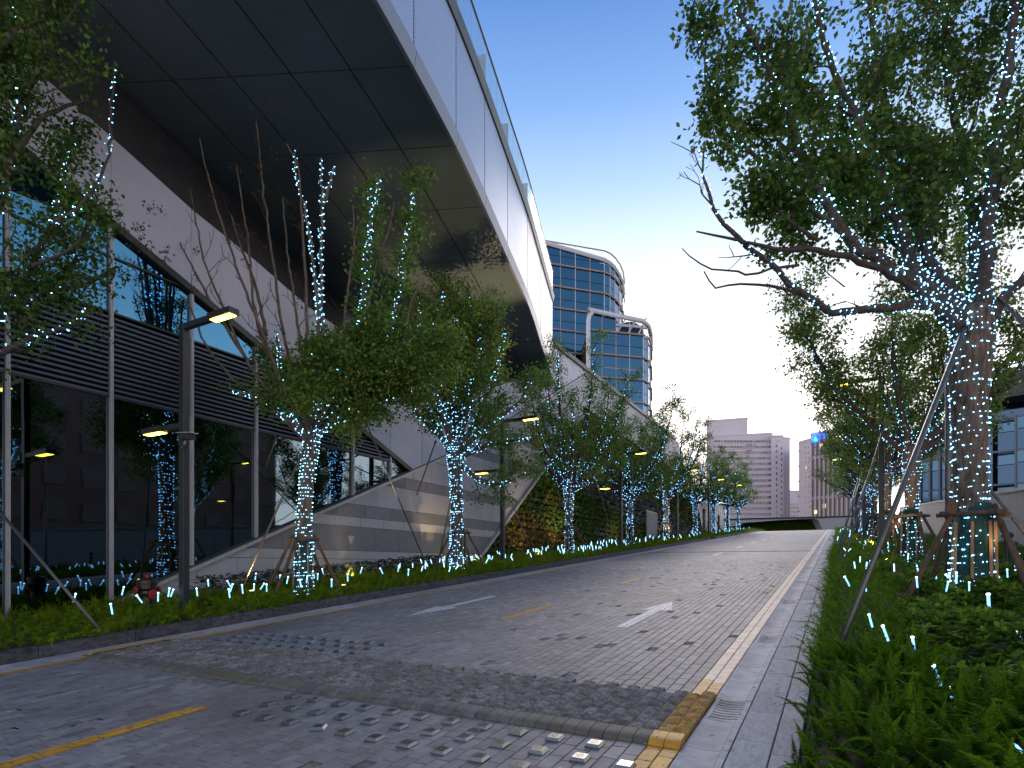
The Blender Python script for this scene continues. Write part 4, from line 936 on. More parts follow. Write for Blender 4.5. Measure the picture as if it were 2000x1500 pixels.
class Tree:
    def __init__(s, name, label, base, seed, leafm='leafL', group=None, leaf=.075, trunkpts=None, bark='bark'):
        s.root = thing(name, label, 'tree', base, group); s.rs = np.random.RandomState(seed); s.r = random.Random(seed); s.base = Vector(base)
        s.cl = []; s.tw = []; s.paths = []; s.leafm = leafm; s.leaf = leaf; s.bark = bark; s.lit = []; s.dry = []
    def trunk(s, pts):           # pts (x,y,z,r)
        L_ = smoothline(pts, .12); j = s.rs.normal(size=len(L_)) * .004
        V, Fq = tube(L_[:, :3], L_[:, 3] + j, 14); npobj('trunk', V, Fq, M[s.bark], s.root, smooth=True); s.lit.append((L_, 1.0)); s.tp = L_
    def limb(s, pts, lit=True, twigs=1.0, leafy=1.0, start=.25, tl=.9, mk='barkd', sp=.13, wob=.03):
        L_ = smoothline(pts, .16); L_[1:-1, :3] += s.rs.normal(size=(len(L_) - 2, 3)) * wob * .5
        V, Fq = tube(L_[:, :3], L_[:, 3], 7); npobj('limb', V, Fq, M[mk], s.root, smooth=True)
        if lit: s.lit.append((L_, lit))
        n = len(L_); k = int(n * start)
        while k < n:
            f = k / n
            if s.r.random() < twigs:
                d = L_[min(n - 1, k + 1), :3] - L_[max(0, k - 1), :3]; d /= np.linalg.norm(d) + 1e-9
                a = s.rs.normal(size=3); a -= d * (a @ d); a /= np.linalg.norm(a); q = d * .75 + a * .75; q[2] += .25; q /= np.linalg.norm(q)
                s.twig(L_[k, :3], q, tl * s.r.uniform(.5, 1.15) * (1.15 - .5 * f), max(.005, L_[k, 3] * .4), leafy, sp)
            k += 1
        if leafy > 0: s.cl.append(tuple(L_[-1, :3]))
    def twig(s, p, d, ln, r0, leafy, sp, lvl=0):
        n = 5; P = [p]; dd = d.copy()
        for i in range(n):
            dd = dd + s.rs.normal(size=3) * .16; dd[2] += .05; dd /= np.linalg.norm(dd); P.append(P[-1] + dd * ln / n)
        s.tw.append(tube(P, np.linspace(r0, .004, len(P)), 4))
        for i in range(2, len(P)):
            if leafy > 0 and s.r.random() < leafy: s.cl.append(tuple(P[i]))
            if lvl == 0 and s.r.random() < .65:
                a = s.rs.normal(size=3); q = dd + a * .6; q /= np.linalg.norm(q); s.twig(P[i], q, ln * .5, r0 * .5, leafy, sp, 1)
    def finish(s, per=26, spread=.13, cap=60000, bare=False):
        if s.tw: V, Fq = join(s.tw); npobj('twigs', V, Fq, M['barkd'], s.root, kind='stuff')
        if s.cl:
            c = s.cl
            if len(c) * per > cap: c = s.r.sample(c, cap // per)
            V, Fq, n = leaves(c, per, spread, s.leaf, s.rs); cv = np.repeat(s.rs.normal(.42, .16, len(c)), per)
            npobj('crown', V, Fq, M[s.leafm], s.root, var=np.clip(cv + s.rs.normal(0, .16, n), 0, 1), kind='stuff')
        if s.dry:
            V, Fq, n = leaves(s.dry, 22, .05, .05, s.rs); npobj('dry_seed_head', V, Fq, M['dryseed'], s.root, kind='stuff')
    def lights(s, label, per_m=30, size=.011, turns=2.2, cable=True, reach=1.0, grp=None, wrapr=.17):
        """fairy lights wound round trunk and limbs"""
        root = thing('string_lights', label, 'string lights', tuple(s.base), grp)
        cab = []; P = []
        for L_, w_ in s.lit:
            seg_ = np.linalg.norm(np.diff(L_[:, :3], axis=0), axis=1); cum = np.concatenate([[0], np.cumsum(seg_)]); tot = cum[-1] * (reach if w_ != 1.0 else 1)
            tk = w_ == 1.0
            pitch = .085 if tk else .16; m_ = int(tot / .012); t = np.linspace(0, tot, m_)
            cx = np.stack([np.interp(t, cum, L_[:, i]) for i in range(4)], -1)
            T_ = np.gradient(cx[:, :3], axis=0); T_ /= np.linalg.norm(T_, axis=1)[:, None] + 1e-9
            ref = np.array([.2, .9, .1]) if abs(T_[0][2]) > .6 else np.array([0, 0, 1.]); A = np.cross(T_, ref); A /= np.linalg.norm(A, axis=1)[:, None]; B = np.cross(T_, A)
            ph = t / pitch * 2 * math.pi + s.r.random() * 6; rr = cx[:, 3] + .008
            if tk and wrapr: rr = np.where(cx[:, 2] < s.base[2] + 1.38, np.maximum(rr, wrapr + .07 - .03 * np.clip((cx[:, 2] - s.base[2]) / 1.3, 0, 1)), rr)
            H = cx[:, :3] + rr[:, None] * (np.cos(ph)[:, None] * A + np.sin(ph)[:, None] * B) + T_ * (np.sin(ph * 1.37) * .012)[:, None]
            if cable and (tk or cx[0, 3] > .03): cab.append(tube(H[::2] if tk else H[::2], .0028, 3))
            ln = np.concatenate([[0], np.cumsum(np.linalg.norm(np.diff(H, axis=0), axis=1))]); nb = int(ln[-1] * per_m / 3.0 * (1 if tk else 1.0) * (1.0 if isinstance(w_, bool) or w_ == 1.0 else w_))
            tb = np.sort(s.rs.uniform(0, ln[-1], nb)); Q = np.stack([np.interp(tb, ln, H[:, i]) for i in range(3)], -1)
            cen = np.stack([np.interp(tb, ln, cx[:, i]) for i in range(3)], -1); o_ = Q - cen; o_ /= np.linalg.norm(o_, axis=1)[:, None] + 1e-9
            P.append(Q + o_ * s.rs.uniform(.004, .022, nb)[:, None])
        P = np.concatenate(P); n = len(P); x, y, z = frames(n, 0, s.rs); V, Fq = stamp(BT, BF, P, x, y, z, s.rs.uniform(.45, 1.1, n) * size)
        npobj('bulb', V, Fq, M['led'], root, kind='stuff')
        if cab: V, Fq = join(cab); npobj('cable', V, Fq, M['cable'], root, kind='stuff')
        return n
def tripod(x, y, h, rr, label, spread=.62, rot=0.0, n=4, wrap=True, tr=.2):
    z0 = gz(y) + .02; root = thing('tree_support', label, 'tree support', (x, y, z0), 'timber frames propping the street trees')
    for k in range(n):
        a = rot + 2 * math.pi * k / n; p = Vector((x + math.cos(a) * (spread + rr), y + math.sin(a) * (spread + rr), z0)); q = Vector((x + math.cos(a + .18) * (rr + .05), y + math.sin(a + .18) * (rr + .05), z0 + h + .12))
        mb = MB(); pts = [p.lerp(q, t) + Vector((R.gauss(0, .006), R.gauss(0, .006), 0)) for t in (0, .25, .5, .75, 1)]; mb.tube(pts, [.042, .040, .038, .036, .034], 8); mb.build('pole', M['wood'], root, smooth=True)
    for k in range(n):
        a = rot + 2 * math.pi * k / n; b_ = a + 2 * math.pi / n; e = rr + .09
        p = Vector((x + math.cos(a) * e * 1.3, y + math.sin(a) * e * 1.3, z0 + h)); q = Vector((x + math.cos(b_) * e * 1.3, y + math.sin(b_) * e * 1.3, z0 + h + .02)); d = (q - p) * .12
        MB().tube([p - d, (p + q) / 2, q + d], .030, 7).build('crossbar', M['wood'], root, smooth=True)
    if wrap:
        w_ = thing('trunk_wrap', label.replace('timber frame', 'green wrap with battens').replace('propping', 'round the foot of'), 'trunk wrap', (x, y, z0), 'green wraps with battens round the tree trunks')
        MB().lathe([(tr + .055, 0), (tr + .03, .3), (tr + .022, h * .7), (tr + .02, h - .02), (tr + .0, h + .16)], 16, (x, y, z0)).build('fabric', M['wrap'], w_, smooth=True)
        for k in range(7):
            a = rot + .4 + 2 * math.pi * k / 7; MB().bar((x + math.cos(a) * (tr + .065), y + math.sin(a) * (tr + .065), z0), (x + math.cos(a) * (tr + .035), y + math.sin(a) * (tr + .035), z0 + h * .93), .035, .018).build('batten', M['batten'], w_)
def prop(p, q, label, r_=.032, grp='slanting steel tubes bracing the street trees'):
    root = thing('steel_prop', label, 'tree prop', tuple(p), grp); MB().tube([p, q], r_, 8).build('pole', M['steel'], root, smooth=True)
    d = (Vector(q) - Vector(p)).normalized(); MB().tube([Vector(q) - d * .02, Vector(q) + d * .10], r_ * 1.5, 8).build('collar', M['blackmetal'], root)
def pix(pts):  # (u,v,t,r) -> world+radius
    return [(*at(u, v, t), r_) for u, v, t, r_ in pts]
def pixr(pts): return [(x, y, z, r_ * .78) for x, y, z, r_ in pix(pts)]
# ---- right row, nearest tree
B1 = (1.65, 10.2, gz(10.2))
R1 = Tree('street_tree', 'largest street tree on the right, trunk wound with fairy lights above a green wrap', B1, 5, 'leafR', 'street trees right of the road', leaf=.085)
R1.trunk(pix([(1900, 1200, 8.12, .205), (1900, 1140, 8.12, .20), (1896, 1000, 8.12, .20), (1894, 860, 8.12, .205), (1893, 760, 8.12, .225), (1896, 690, 8.12, .27), (1903, 640, 8.12, .24), (1912, 600, 8.1, .17)]))
DEF = dict(twigs=.62, leafy=.75, tl=.95)
R1.limb(pixr([(1885, 668, 8.1, .12), (1840, 605, 7.9, .09), (1780, 598, 7.8, .08), (1700, 603, 7.7, .07), (1620, 607, 7.6, .06), (1565, 572, 7.5, .052), (1500, 512, 7.4, .045), (1440, 465, 7.3, .038), (1395, 410, 7.2, .030), (1376, 340, 7.2, .02), (1369, 285, 7.2, .010)]), True, .10, 0, .1, .6)
R1.limb(pixr([(1885, 650, 8.0, .14), (1810, 572, 7.9, .11), (1730, 515, 7.7, .10), (1665, 475, 7.6, .09), (1612, 400, 7.6, .08), (1572, 310, 7.6, .07), (1528, 200, 7.6, .055), (1490, 110, 7.6, .045), (1440, 10, 7.6, .03), (1425, -60, 7.6, .02)]), True, .32, .65, .45, .7)
R1.limb(pixr([(1905, 640, 8.1, .14), (1800, 545, 8.2, .11), (1750, 430, 8.3, .10), (1715, 330, 8.3, .085), (1670, 225, 8.3, .07), (1620, 110, 8.2, .05), (1590, 0, 8.2, .035)]), True, **DEF)
R1.limb(pixr([(1910, 630, 8.1, .14), (1850, 560, 8.5, .11), (1795, 460, 8.7, .09), (1762, 320, 8.8, .075), (1715, 140, 8.8, .06), (1690, -50, 8.8, .04)]), True, **DEF)
R1.limb(pixr([(1912, 620, 8.1, .13), (1900, 450, 8.7, .10), (1880, 300, 9.0, .085), (1850, 150, 9.1, .065), (1840, -50, 9.2, .04)]), True, **DEF)
R1.limb(pixr([(1918, 610, 8.1, .14), (1930, 420, 7.8, .11), (1950, 250, 7.7, .09), (1972, 90, 7.6, .07), (1985, -40, 7.6, .05)]), True, **DEF)
R1.limb(pixr([(1920, 640, 8.1, .12), (1975, 570, 7.9, .09), (2050, 480, 7.7, .07), (2120, 330, 7.6, .05), (2180, 100, 7.6, .03)]), True, **DEF)
R1.limb(pixr([(1905, 650, 8.1, .10), (1850, 600, 8.6, .08), (1790, 520, 9.0, .07), (1700, 420, 9.2, .06), (1640, 330, 9.3, .045), (1590, 220, 9.3, .03)]), True, **DEF)
R1.limb(pixr([(1800, 572, 7.9, .07), (1740, 535, 7.7, .06), (1660, 505, 7.5, .05), (1600, 482, 7.4, .045), (1540, 490, 7.3, .034), (1430, 465, 7.2, .022), (1360, 452, 7.2, .012)]), False, .12, 0, .5, .5)
R1.limb(pixr([(1680, 483, 7.6, .05), (1560, 380, 7.5, .045), (1490, 320, 7.4, .036), (1440, 265, 7.4, .03), (1400, 190, 7.4, .022), (1375, 110, 7.4, .016), (1365, 20, 7.4, .010)]), True, .42, .9, .30, .5)
R1.limb(pixr([(1565, 575, 7.5, .03), (1480, 555, 7.4, .02), (1400, 560, 7.3, .014), (1375, 530, 7.3, .01)]), False, .05, 0, .5, .3)
R1.limb(pixr([(1560, 518, 7.5, .025), (1440, 535, 7.4, .016), (1370, 515, 7.3, .012), (1332, 485, 7.3, .007)]), False, .05, 0, .5, .3)
R1.limb(pixr([(1600, 470, 7.6, .035), (1530, 420, 7.5, .025), (1475, 370, 7.5, .016), (1440, 330, 7.5, .01)]), False, .6, .9, .3, .4)
R1.limb(pixr([(1735, 420, 8.3, .05), (1660, 395, 8.0, .04), (1590, 400, 7.8, .028), (1540, 430, 7.7, .014)]), True, .7, .9, .2, .6)
R1.limb(pixr([(1700, 300, 8.3, .05), (1640, 270, 8.0, .035), (1570, 280, 7.9, .022), (1500, 245, 7.8, .012)]), True, .6, .9, .3, .6)
R1.limb(pixr([(1668, 225, 8.3, .04), (1600, 180, 8.0, .03), (1520, 130, 7.9, .02), (1450, 110, 7.9, .012)]), True, .5, .8, .3, .5)
R1.limb(pixr([(1375, 340, 7.2, .012), (1355, 300, 7.2, .008), (1310, 277, 7.2, .004)]), False, .2, 0, .2, .25)
R1.limb(pixr([(1390, 400, 7.2, .014), (1360, 360, 7.2, .009), (1335, 335, 7.2, .005)]), False, .2, 0, .3, .25)
R1.limb(pixr([(1905, 700, 8.1, .05), (1950, 675, 8.0, .028), (2000, 680, 7.9, .015)]), False, .3, .8, .5, .3)
for k in range(26):     # inner crown: extra shoots filling the middle and right
    u, v, t = R1.r.uniform(1640, 2080), R1.r.uniform(-60, 470), R1.r.uniform(7.4, 9.6); p = np.array(tuple(at(u, v, t)))
    d = R1.rs.normal(size=3); d[2] = abs(d[2]); d /= np.linalg.norm(d); R1.twig(p, d, 1.1, .016, .9, .13)
for k in range(14):
    u, v, t = R1.r.uniform(1600, 1900), R1.r.uniform(430, 640), R1.r.uniform(8.6, 10.0); p = np.array(tuple(at(u, v, t)))
    d = R1.rs.normal(size=3); d[2] = abs(d[2]) * .4; d /= np.linalg.norm(d); R1.twig(p, d, .9, .014, .9, .13)
R1.finish(per=24, spread=.12, cap=42000)
R1.lights('blue-white fairy lights wound round the largest right-hand tree', 36, .0125, wrapr=.20)
tripod(B1[0], B1[1], 1.36, .24, 'timber frame propping the largest right-hand tree', .78, .5, 4, True, .20)
# ---- generic vase-shaped trees
def vase(name, label, x, y, seed, H, spreadR, leafm, group, nl=8, th=2.7, tr=.15, leaf=.08, per=20, cap=16000, lit=.75, reach=1.0, size=.013, twp=.6, topbare=False, left=None, ledden=26, llabel='', lean=0.0):
    b_ = (x, y, gz(y)); T_ = Tree(name, label, b_, seed, leafm, group, leaf); rr = T_.r
    z0 = gz(y); T_.trunk([(x, y, z0 - .05, tr * 1.25), (x, y, z0 + .5, tr), (x + lean * .3, y, z0 + th * .6, tr * .92), (x + lean, y, z0 + th, tr * 1.25), (x + lean, y, z0 + th + .35, tr * .7)])
    for k in range(nl):
        a = 2 * math.pi * k / nl + rr.uniform(-.3, .3); sr = spreadR * rr.uniform(.45, 1.05); hh = H * rr.uniform(.78, 1.02) if k % 3 else H * rr.uniform(.5, .7)
        dx, dy = math.cos(a), math.sin(a); p0 = (x + lean, y, z0 + th - rr.uniform(0, .25), tr * .62)
        T_.limb([p0, (x + lean + dx * sr * .38, y + dy * sr * .38, z0 + th + (hh - th) * .22, tr * .45), (x + lean + dx * sr * .75, y + dy * sr * .75, z0 + th + (hh - th) * .55, tr * .28), (x + lean + dx * sr, y + dy * sr, z0 + hh, .012)], lit, twp, .85, .22, spreadR * .36)
    T_.finish(per, .15, cap); n = T_.lights(llabel, ledden, size, cable=False)
    return T_
ROWR = [18.2, 26.2, 34.2, 42.2, 50.2, 58.5, 67]
ordr = ['second', 'third', 'fourth', 'fifth', 'sixth', 'seventh', 'farthest']
for i, y in enumerate(ROWR):
    far = i > 1
    vase('street_tree', '%s tree up the right-hand row, trunk covered in fairy lights' % ordr[i], 1.65 + R.uniform(-.1, .1), y, 20 + i, (8.9 if i == 0 else 8.0) + R.uniform(-.3, .5), 3.2, 'leafL', 'street trees right of the road', nl=9 if i < 2 else 7, th=3.1, tr=.17, leaf=.10 if far else .09, per=18, cap=(36000, 24000, 11000, 9000, 7000, 6000, 5000)[i], lit=.8, size=.012 + .0009 * i, ledden=(26, 20, 15, 12, 10, 9, 8)[i], llabel='fairy lights wound round the %s right-hand tree' % ordr[i])
    if i < 4: tripod(1.65, y, 1.36, .2, 'timber frame propping the %s right-hand tree' % ordr[i], .75, .3 + i * .4, 4, True, .17)
# ---- left row, first tree (hand laid limbs)
BL = (-11.0, 9.62, gz(9.62))
L1 = Tree('street_tree', 'left-hand tree with many bare upright shoots above a dense green crown', BL, 8, 'leafL', 'street trees left of the road', leaf=.085)
L1.trunk(pix([(593, 1160, 13.75, .17), (593, 1120, 13.75, .17), (594, 1010, 13.75, .17), (600, 930, 13.75, .17), (608, 865, 13.75, .185), (612, 835, 13.75, .14)]))
BARE = [[(604, 858), (560, 770), (515, 655), (470, 545), (432, 430), (405, 340), (390, 270)], [(606, 855), (578, 760), (552, 640), (534, 520), (518, 400), (508, 310), (500, 238)], [(600, 860), (530, 770), (480, 700), (440, 610), (402, 520), (385, 440), (372, 370)],
        [(600, 862), (520, 790), (450, 735), (400, 670), (372, 600), (340, 560)], [(600, 850), (545, 740), (505, 640), (492, 560), (485, 470), (470, 380), (462, 320)], [(610, 850), (590, 700), (575, 590), (560, 480), (552, 385)], [(610, 845), (600, 690), (598, 560), (590, 440), (583, 330), (560, 280)],
        [(480, 700), (430, 620), (385, 540), (350, 470)], [(670, 760), (672, 640), (680, 560), (692, 480), (690, 400)], [(690, 740), (715, 620), (735, 520), (760, 450), (770, 395)], [(760, 740), (790, 660), (800, 600), (818, 560)], [(520, 655), (500, 560), (470, 480), (452, 420)]]
for k, pl_ in enumerate(BARE):
    n = len(pl_); t0 = 13.7; dt = L1.r.uniform(-1.2, .6)
    L1.limb(pix([(u, v, t0 + dt * i / n, .040 * (1 - i / n) + .006 if i else .045) for i, (u, v) in enumerate(pl_)]), False, .16, 0, .35, .7, 'bark', wob=.018)
LIT = [([(612, 850), (622, 740), (622, 620), (612, 520), (598, 420), (580, 350), (574, 292)], 0), ([(614, 850), (632, 730), (628, 600), (627, 470), (628, 400), (626, 310)], 0), ([(628, 400), (640, 370), (655, 325)], 0), ([(620, 850), (690, 740), (702, 640), (712, 540), (722, 450), (734, 390), (742, 335)], .5), ([(702, 640), (716, 540), (724, 440), (722, 370)], .3), ([(622, 850), (735, 740), (765, 640), (780, 560), (790, 480), (806, 400), (808, 375)], .9),
       ([(600, 850), (560, 800), (550, 740), (545, 700), (540, 655)], .3), ([(600, 856), (540, 800), (490, 775), (455, 765)], .1)]
for k, (pl_, lf) in enumerate(LIT):
    n = len(pl_); dt = L1.r.uniform(-.6, .8)
    L1.limb(pix([(u, v, 13.6 + dt * i / n, .05 * (1 - i / n) + .008) for i, (u, v) in enumerate(pl_)]), 1.6, .6 if lf else .03, lf, .35, .35 if k < 5 else .55, 'bark')
for k in range(34):     # dense green lower crown
    a = k / 34; u = L1.r.gauss(675, 75); v = L1.r.gauss(725, 60); u = min(840, max(530, u)); v = min(850, max(590, v)); t = L1.r.uniform(12.4, 15.0)
    q0 = (610, 850, 13.7, .04)
    L1.limb(pix([q0, ((610 + u) / 2, (850 + v) / 2 - 10, (13.7 + t) / 2, .03), (u, v, t, .012)]), .9 if k % 2 else False, .8, .9, .45, .8)
for k in range(10):
    u, v = L1.r.uniform(780, 835), L1.r.uniform(640, 730); L1.twig(np.array(tuple(at(u, v, 12.9))), np.array((.5, .3, -.2)), .8, .015, .9, .13)
for k in range(30):
    pl_ = L1.r.choice(BARE); u, v = pl_[-2]; L1.dry.append(tuple(at(u + L1.r.gauss(0, 30), v + L1.r.gauss(60, 70), 13.1)))
L1.finish(per=24, spread=.15, cap=52000)
L1.lights('fairy lights wound round the tree with the bare upright shoots', 34, .014)
tripod(BL[0], BL[1], 1.30, .2, 'timber frame propping the tree with the bare upright shoots', .85, .25, 4, True, .17)
# ---- left row, second tree
y2 = 16.1; B2 = (-11.0, y2, gz(y2))
L2 = Tree('street_tree', 'left-hand tree with a tall oval green crown under the end of the walkway', B2, 9, 'leafL', 'street trees left of the road', leaf=.095)
L2.trunk(pix([(892, 1110, 19.3, .19), (892, 1080, 19.3, .19), (892, 1000, 19.3, .19), (890, 930, 19.3, .20), (888, 890, 19.3, .26), (890, 870, 19.3, .18)]))
for pl_ in [[(885, 890), (850, 840), (815, 810), (800, 770)], [(885, 885), (845, 820), (826, 740), (820, 660), (822, 590)], [(888, 880), (868, 780), (860, 680), (862, 600), (868, 560)], [(890, 880), (885, 760), (890, 660), (895, 590)], [(892, 880), (915, 780), (935, 680), (945, 600)], [(893, 885), (940, 800), (970, 720), (985, 650)],
            [(893, 890), (950, 830), (1010, 790), (1040, 740)], [(895, 905), (935, 935), (975, 945), (1030, 925)], [(895, 895), (950, 870), (1000, 860), (1045, 855)], [(890, 880), (900, 740), (925, 640), (920, 580)], [(888, 885), (855, 780), (840, 700), (850, 620)]]:
    n = len(pl_); dt = L2.r.uniform(-1.6, 1.6)
    L2.limb(pix([(u, v, 19.3 + dt * i / n, .09 * (1 - i / n) + .010) for i, (u, v) in enumerate(pl_)]), .9, .8, .9, .3, .95, 'bark')
for k in range(26):
    u = L2.r.gauss(900, 55); v = L2.r.uniform(600, 840); t = 19.3 + L2.r.uniform(-1.8, 1.8)
    L2.limb(pix([(892, min(870, v + 150), 19.3, .04), ((892 + u) / 2, v + 50, (19.3 + t) / 2, .03), (u, v, t, .012)]), .7 if k % 2 else False, .8, .9, .45, .8)
L2.finish(per=22, spread=.17, cap=44000)
L2.lights('fairy lights wound round the tree with the tall oval crown', 30, .016, wrapr=.19)
tripod(B2[0], B2[1], 1.30, .2, 'timber frame propping the tree with the tall oval crown', .85, .1, 4, True, .19)
# ---- rest of the left row
ordl = ['third', 'fourth', 'fifth', 'sixth', 'seventh', 'eighth', 'farthest']
for i, (x, y) in enumerate([(-11.0, 25.2), (-11.0, 34.4), (-10.9, 42.6), (-10.8, 52.0), (-10.8, 60.5), (-10.8, 69), (-10.8, 77)]):
    vase('street_tree', '%s tree up the left-hand row, open crown of upright lit branches' % ordl[i], x, y, 40 + i, (9.6, 8.4, 9.0, 8.2, 8.0, 7.6, 7.4)[i], 3.1, 'leafL', 'street trees left of the road', nl=11 if i < 3 else 9, th=3.1, tr=.19, leaf=.10 + .008 * i, per=16, cap=(20000, 13000, 15000, 10000, 9000, 8000, 6000)[i], lit=1.1, size=.015 + .0018 * i, ledden=(17, 14, 12, 10, 9, 8, 7)[i], llabel='fairy lights wound round the %s left-hand tree' % ordl[i])
    if i < 5: tripod(x, y, 1.3, .2, 'timber frame propping the %s left-hand tree' % ordl[i], .85, .2 + i * .3, 4, i < 3, .17)
# ---- tree just outside the left edge, its crown reaching into view
B0 = (-10.9, 2.2, gz(2.2))
L0 = Tree('street_tree', 'dark leafy tree reaching in from the left edge of the photo', B0, 10, 'leafR', 'street trees left of the road', leaf=.085)
L0.trunk([(-10.9, 2.2, 0.1, .2), (-10.9, 2.2, .8, .18), (-10.9, 2.25, 2.6, .18), (-10.9, 2.3, 3.1, .2)])
for k, (pl_, lt, lf) in enumerate([([(-260, 820), (-120, 700), (-20, 640), (60, 520), (100, 440), (130, 330), (150, 230)], 1, .8), ([(100, 440), (150, 405), (190, 360), (212, 300), (218, 200), (222, 130)], 1, .1), ([(-200, 600), (-60, 420), (20, 320), (60, 250), (110, 215), (175, 195)], 0, .1), ([(-200, 600), (-60, 420), (15, 320), (35, 260), (60, 180), (110, 90)], 0, .4), ([(-250, 860), (-100, 720), (0, 690), (80, 650), (150, 630), (180, 590)], 1, .5),
                                  ([(-250, 700), (-80, 500), (0, 400), (40, 200), (20, 60), (60, -40)], 1, .9), ([(-250, 700), (-100, 560), (-20, 520), (60, 560), (150, 560), (230, 520)], 0, .3), ([(-240, 760), (-100, 640), (10, 600), (60, 590), (110, 560), (150, 500)], 1, .8), ([(-250, 600), (-100, 300), (0, 100), (60, 30), (120, 20)], 0, .9), ([(60, 520), (120, 500), (170, 440), (160, 380)], 0, .7)]):
    n = len(pl_); L0.limb(pix([(u, v, 8.4 + .3 * i, (.02 if k in (1, 9) else .07) * (1 - i / n) + .008) for i, (u, v) in enumerate(pl_)]), 1.1 if lt else False, .75 if lf > .2 else .12, lf, .35, .55)
for k in range(16):
    u, v = L0.r.gauss(20, 50), L0.r.choice((L0.r.uniform(-20, 200), L0.r.uniform(440, 640))); L0.twig(np.array(tuple(at(u, v, 9.0))), np.array((.5, .3, .4)), .8, .012, .9, .13)
for k in range(22): L0.dry.append(tuple(at(L0.r.uniform(120, 330), 440 + L0.r.gauss(20, 40), 10.5)))
L0.finish(per=22, spread=.13, cap=13000); L0.lights('fairy lights on the tree at the left edge', 30, .0125)
# ---- steel props
def gp(u, v, dz=.25):
    return ong(u, v, dz)
props = [((190, 1225), (0, 1000), 8.6, 'at the far left edge, leaning out of the photo'), ((470, 1155), (612, 835), 13.4, 'rising right to the tree with bare shoots'), ((446, 1115), (540, 855), 15.0, 'dark, behind the tall lamp, before the glass'), ((835, 1108), (715, 825), 15.5, 'crossing in front of the banded wall, leaning left'), ((770, 1092), (850, 865), 19.0, 'crossing in front of the banded wall, leaning right'), ((853, 1115), (905, 850), 18.2, 'close against the trunk of the oval tree'),
         ((1045, 1095), (975, 920), 20.5, 'leaning left toward the oval tree'), ((1115, 1062), (1113, 850), 24.6, 'upright against the third left trunk'), ((1015, 1070), (1088, 935), 26.0, 'leaning right in front of the green wall'), ((1203, 1065), (1155, 910), 26.8, 'leaning left before the green wall'), ((1150, 1050), (1212, 925), 33.0, 'pale, leaning right to the fourth left tree'), ((1240, 1068), (1234, 895), 30.5, 'upright pale beside the fourth left trunk'),
         ((1305, 1052), (1272, 957), 36.0, 'leaning left beside the fifth left trunk'), ((1306, 1050), (1307, 965), 40.0, 'upright beside the fifth left trunk'),
         ((1655, 1226), (1884, 640), 7.9, 'thick, slanting up to the largest right-hand tree'), ((1646, 1105), (1752, 745), 15.4, 'slanting up to the second right-hand tree'), ((1990, 1010), (1893, 905), 8.6, 'behind the timber frame of the largest right-hand tree'), ((2080, 700), (1960, 590), 7.6, 'high at the right edge reaching the trunk fork'), ((1870, 990), (1790, 765), 15.6, 'leaning left to the second right-hand tree'), ((1638, 1090), (1720, 860), 23.5, 'slanting up to the third right-hand tree'), ((1640, 1070), (1700, 870), 31, 'slanting up to the fourth right-hand tree'), ((1755, 1060), (1712, 900), 25, 'leaning left to the third right-hand tree'), ((1641, 1060), (1684, 905), 39, 'slanting up to the fifth right-hand tree')]
for (a, b_, t1, lab) in props:
    p = gp(*a, .22 if a[0] < 1500 else .3); 
    if a in ((1990, 1010), (2080, 700), (1870, 990)): p = at(*a, t1)
    q = at(*b_, t1)
    if a == (1990, 1010): p = at(2120, 1190, 8.3)
    if a == (2080, 700): p = at(2500, 1180, 7.2)
    if a == (1870, 990): p = at(1930, 1120, 14.6)
    d = (q - p).normalized(); prop(p - d * .25, q, 'galvanised steel tree prop ' + lab, .030 if a == (1655, 1226) else .022)
po = thing('steel_post', 'slim upright steel post just left of the largest right-hand trunk', 'post', tuple(at(1852, 1150, 9.6)))
MB().tube([at(1852, 1190, 9.6), at(1852, 690, 9.6)], .045, 10).build('tube', M['steel'], po, smooth=True)
wb = thing('wooden_tag', 'small worn wooden block hanging from the timber frame of the largest right-hand tree', 'wooden block', tuple(at(1860, 975, 7.6)))
MB().prism([at(1853, 972, 7.4), at(1866, 972, 7.4), at(1870, 998, 7.4), at(1861, 1004, 7.4), at(1848, 999, 7.4)], Vector((-S, C, 0)) * .03).build('block', M['wood'], wb)
# ------------------------------------------------------------------ planting
def plume(n, L_, w_, rs, droop=.5):
    """foxtail fern plume: needle leaflets all round an arching stem"""
    t = np.linspace(.06, 1, n); a = droop * t; px = np.stack([L_ * np.sin(a * 1.1) * t * .8, np.zeros(n), L_ * t * np.cos(a * .9)], -1)
    wid = w_ * np.sin(np.clip(t * 1.08, 0, 1) ** .7 * math.pi * .93 + .12); ph = rs.uniform(0, 6.28, n)
    d = np.stack([np.cos(ph), np.sin(ph), .45 + rs.uniform(-.2, .3, n)], -1); d /= np.linalg.norm(d, axis=1)[:, None]
    s_ = np.stack([-np.sin(ph), np.cos(ph), np.zeros(n)], -1) * (w_ * .11)
    tip = px + d * wid[:, None]; mid = px + d * wid[:, None] * .5
    V = np.stack([px, mid - s_, tip, mid + s_], 1).reshape(-1, 3); return V, np.arange(4 * n).reshape(-1, 4)
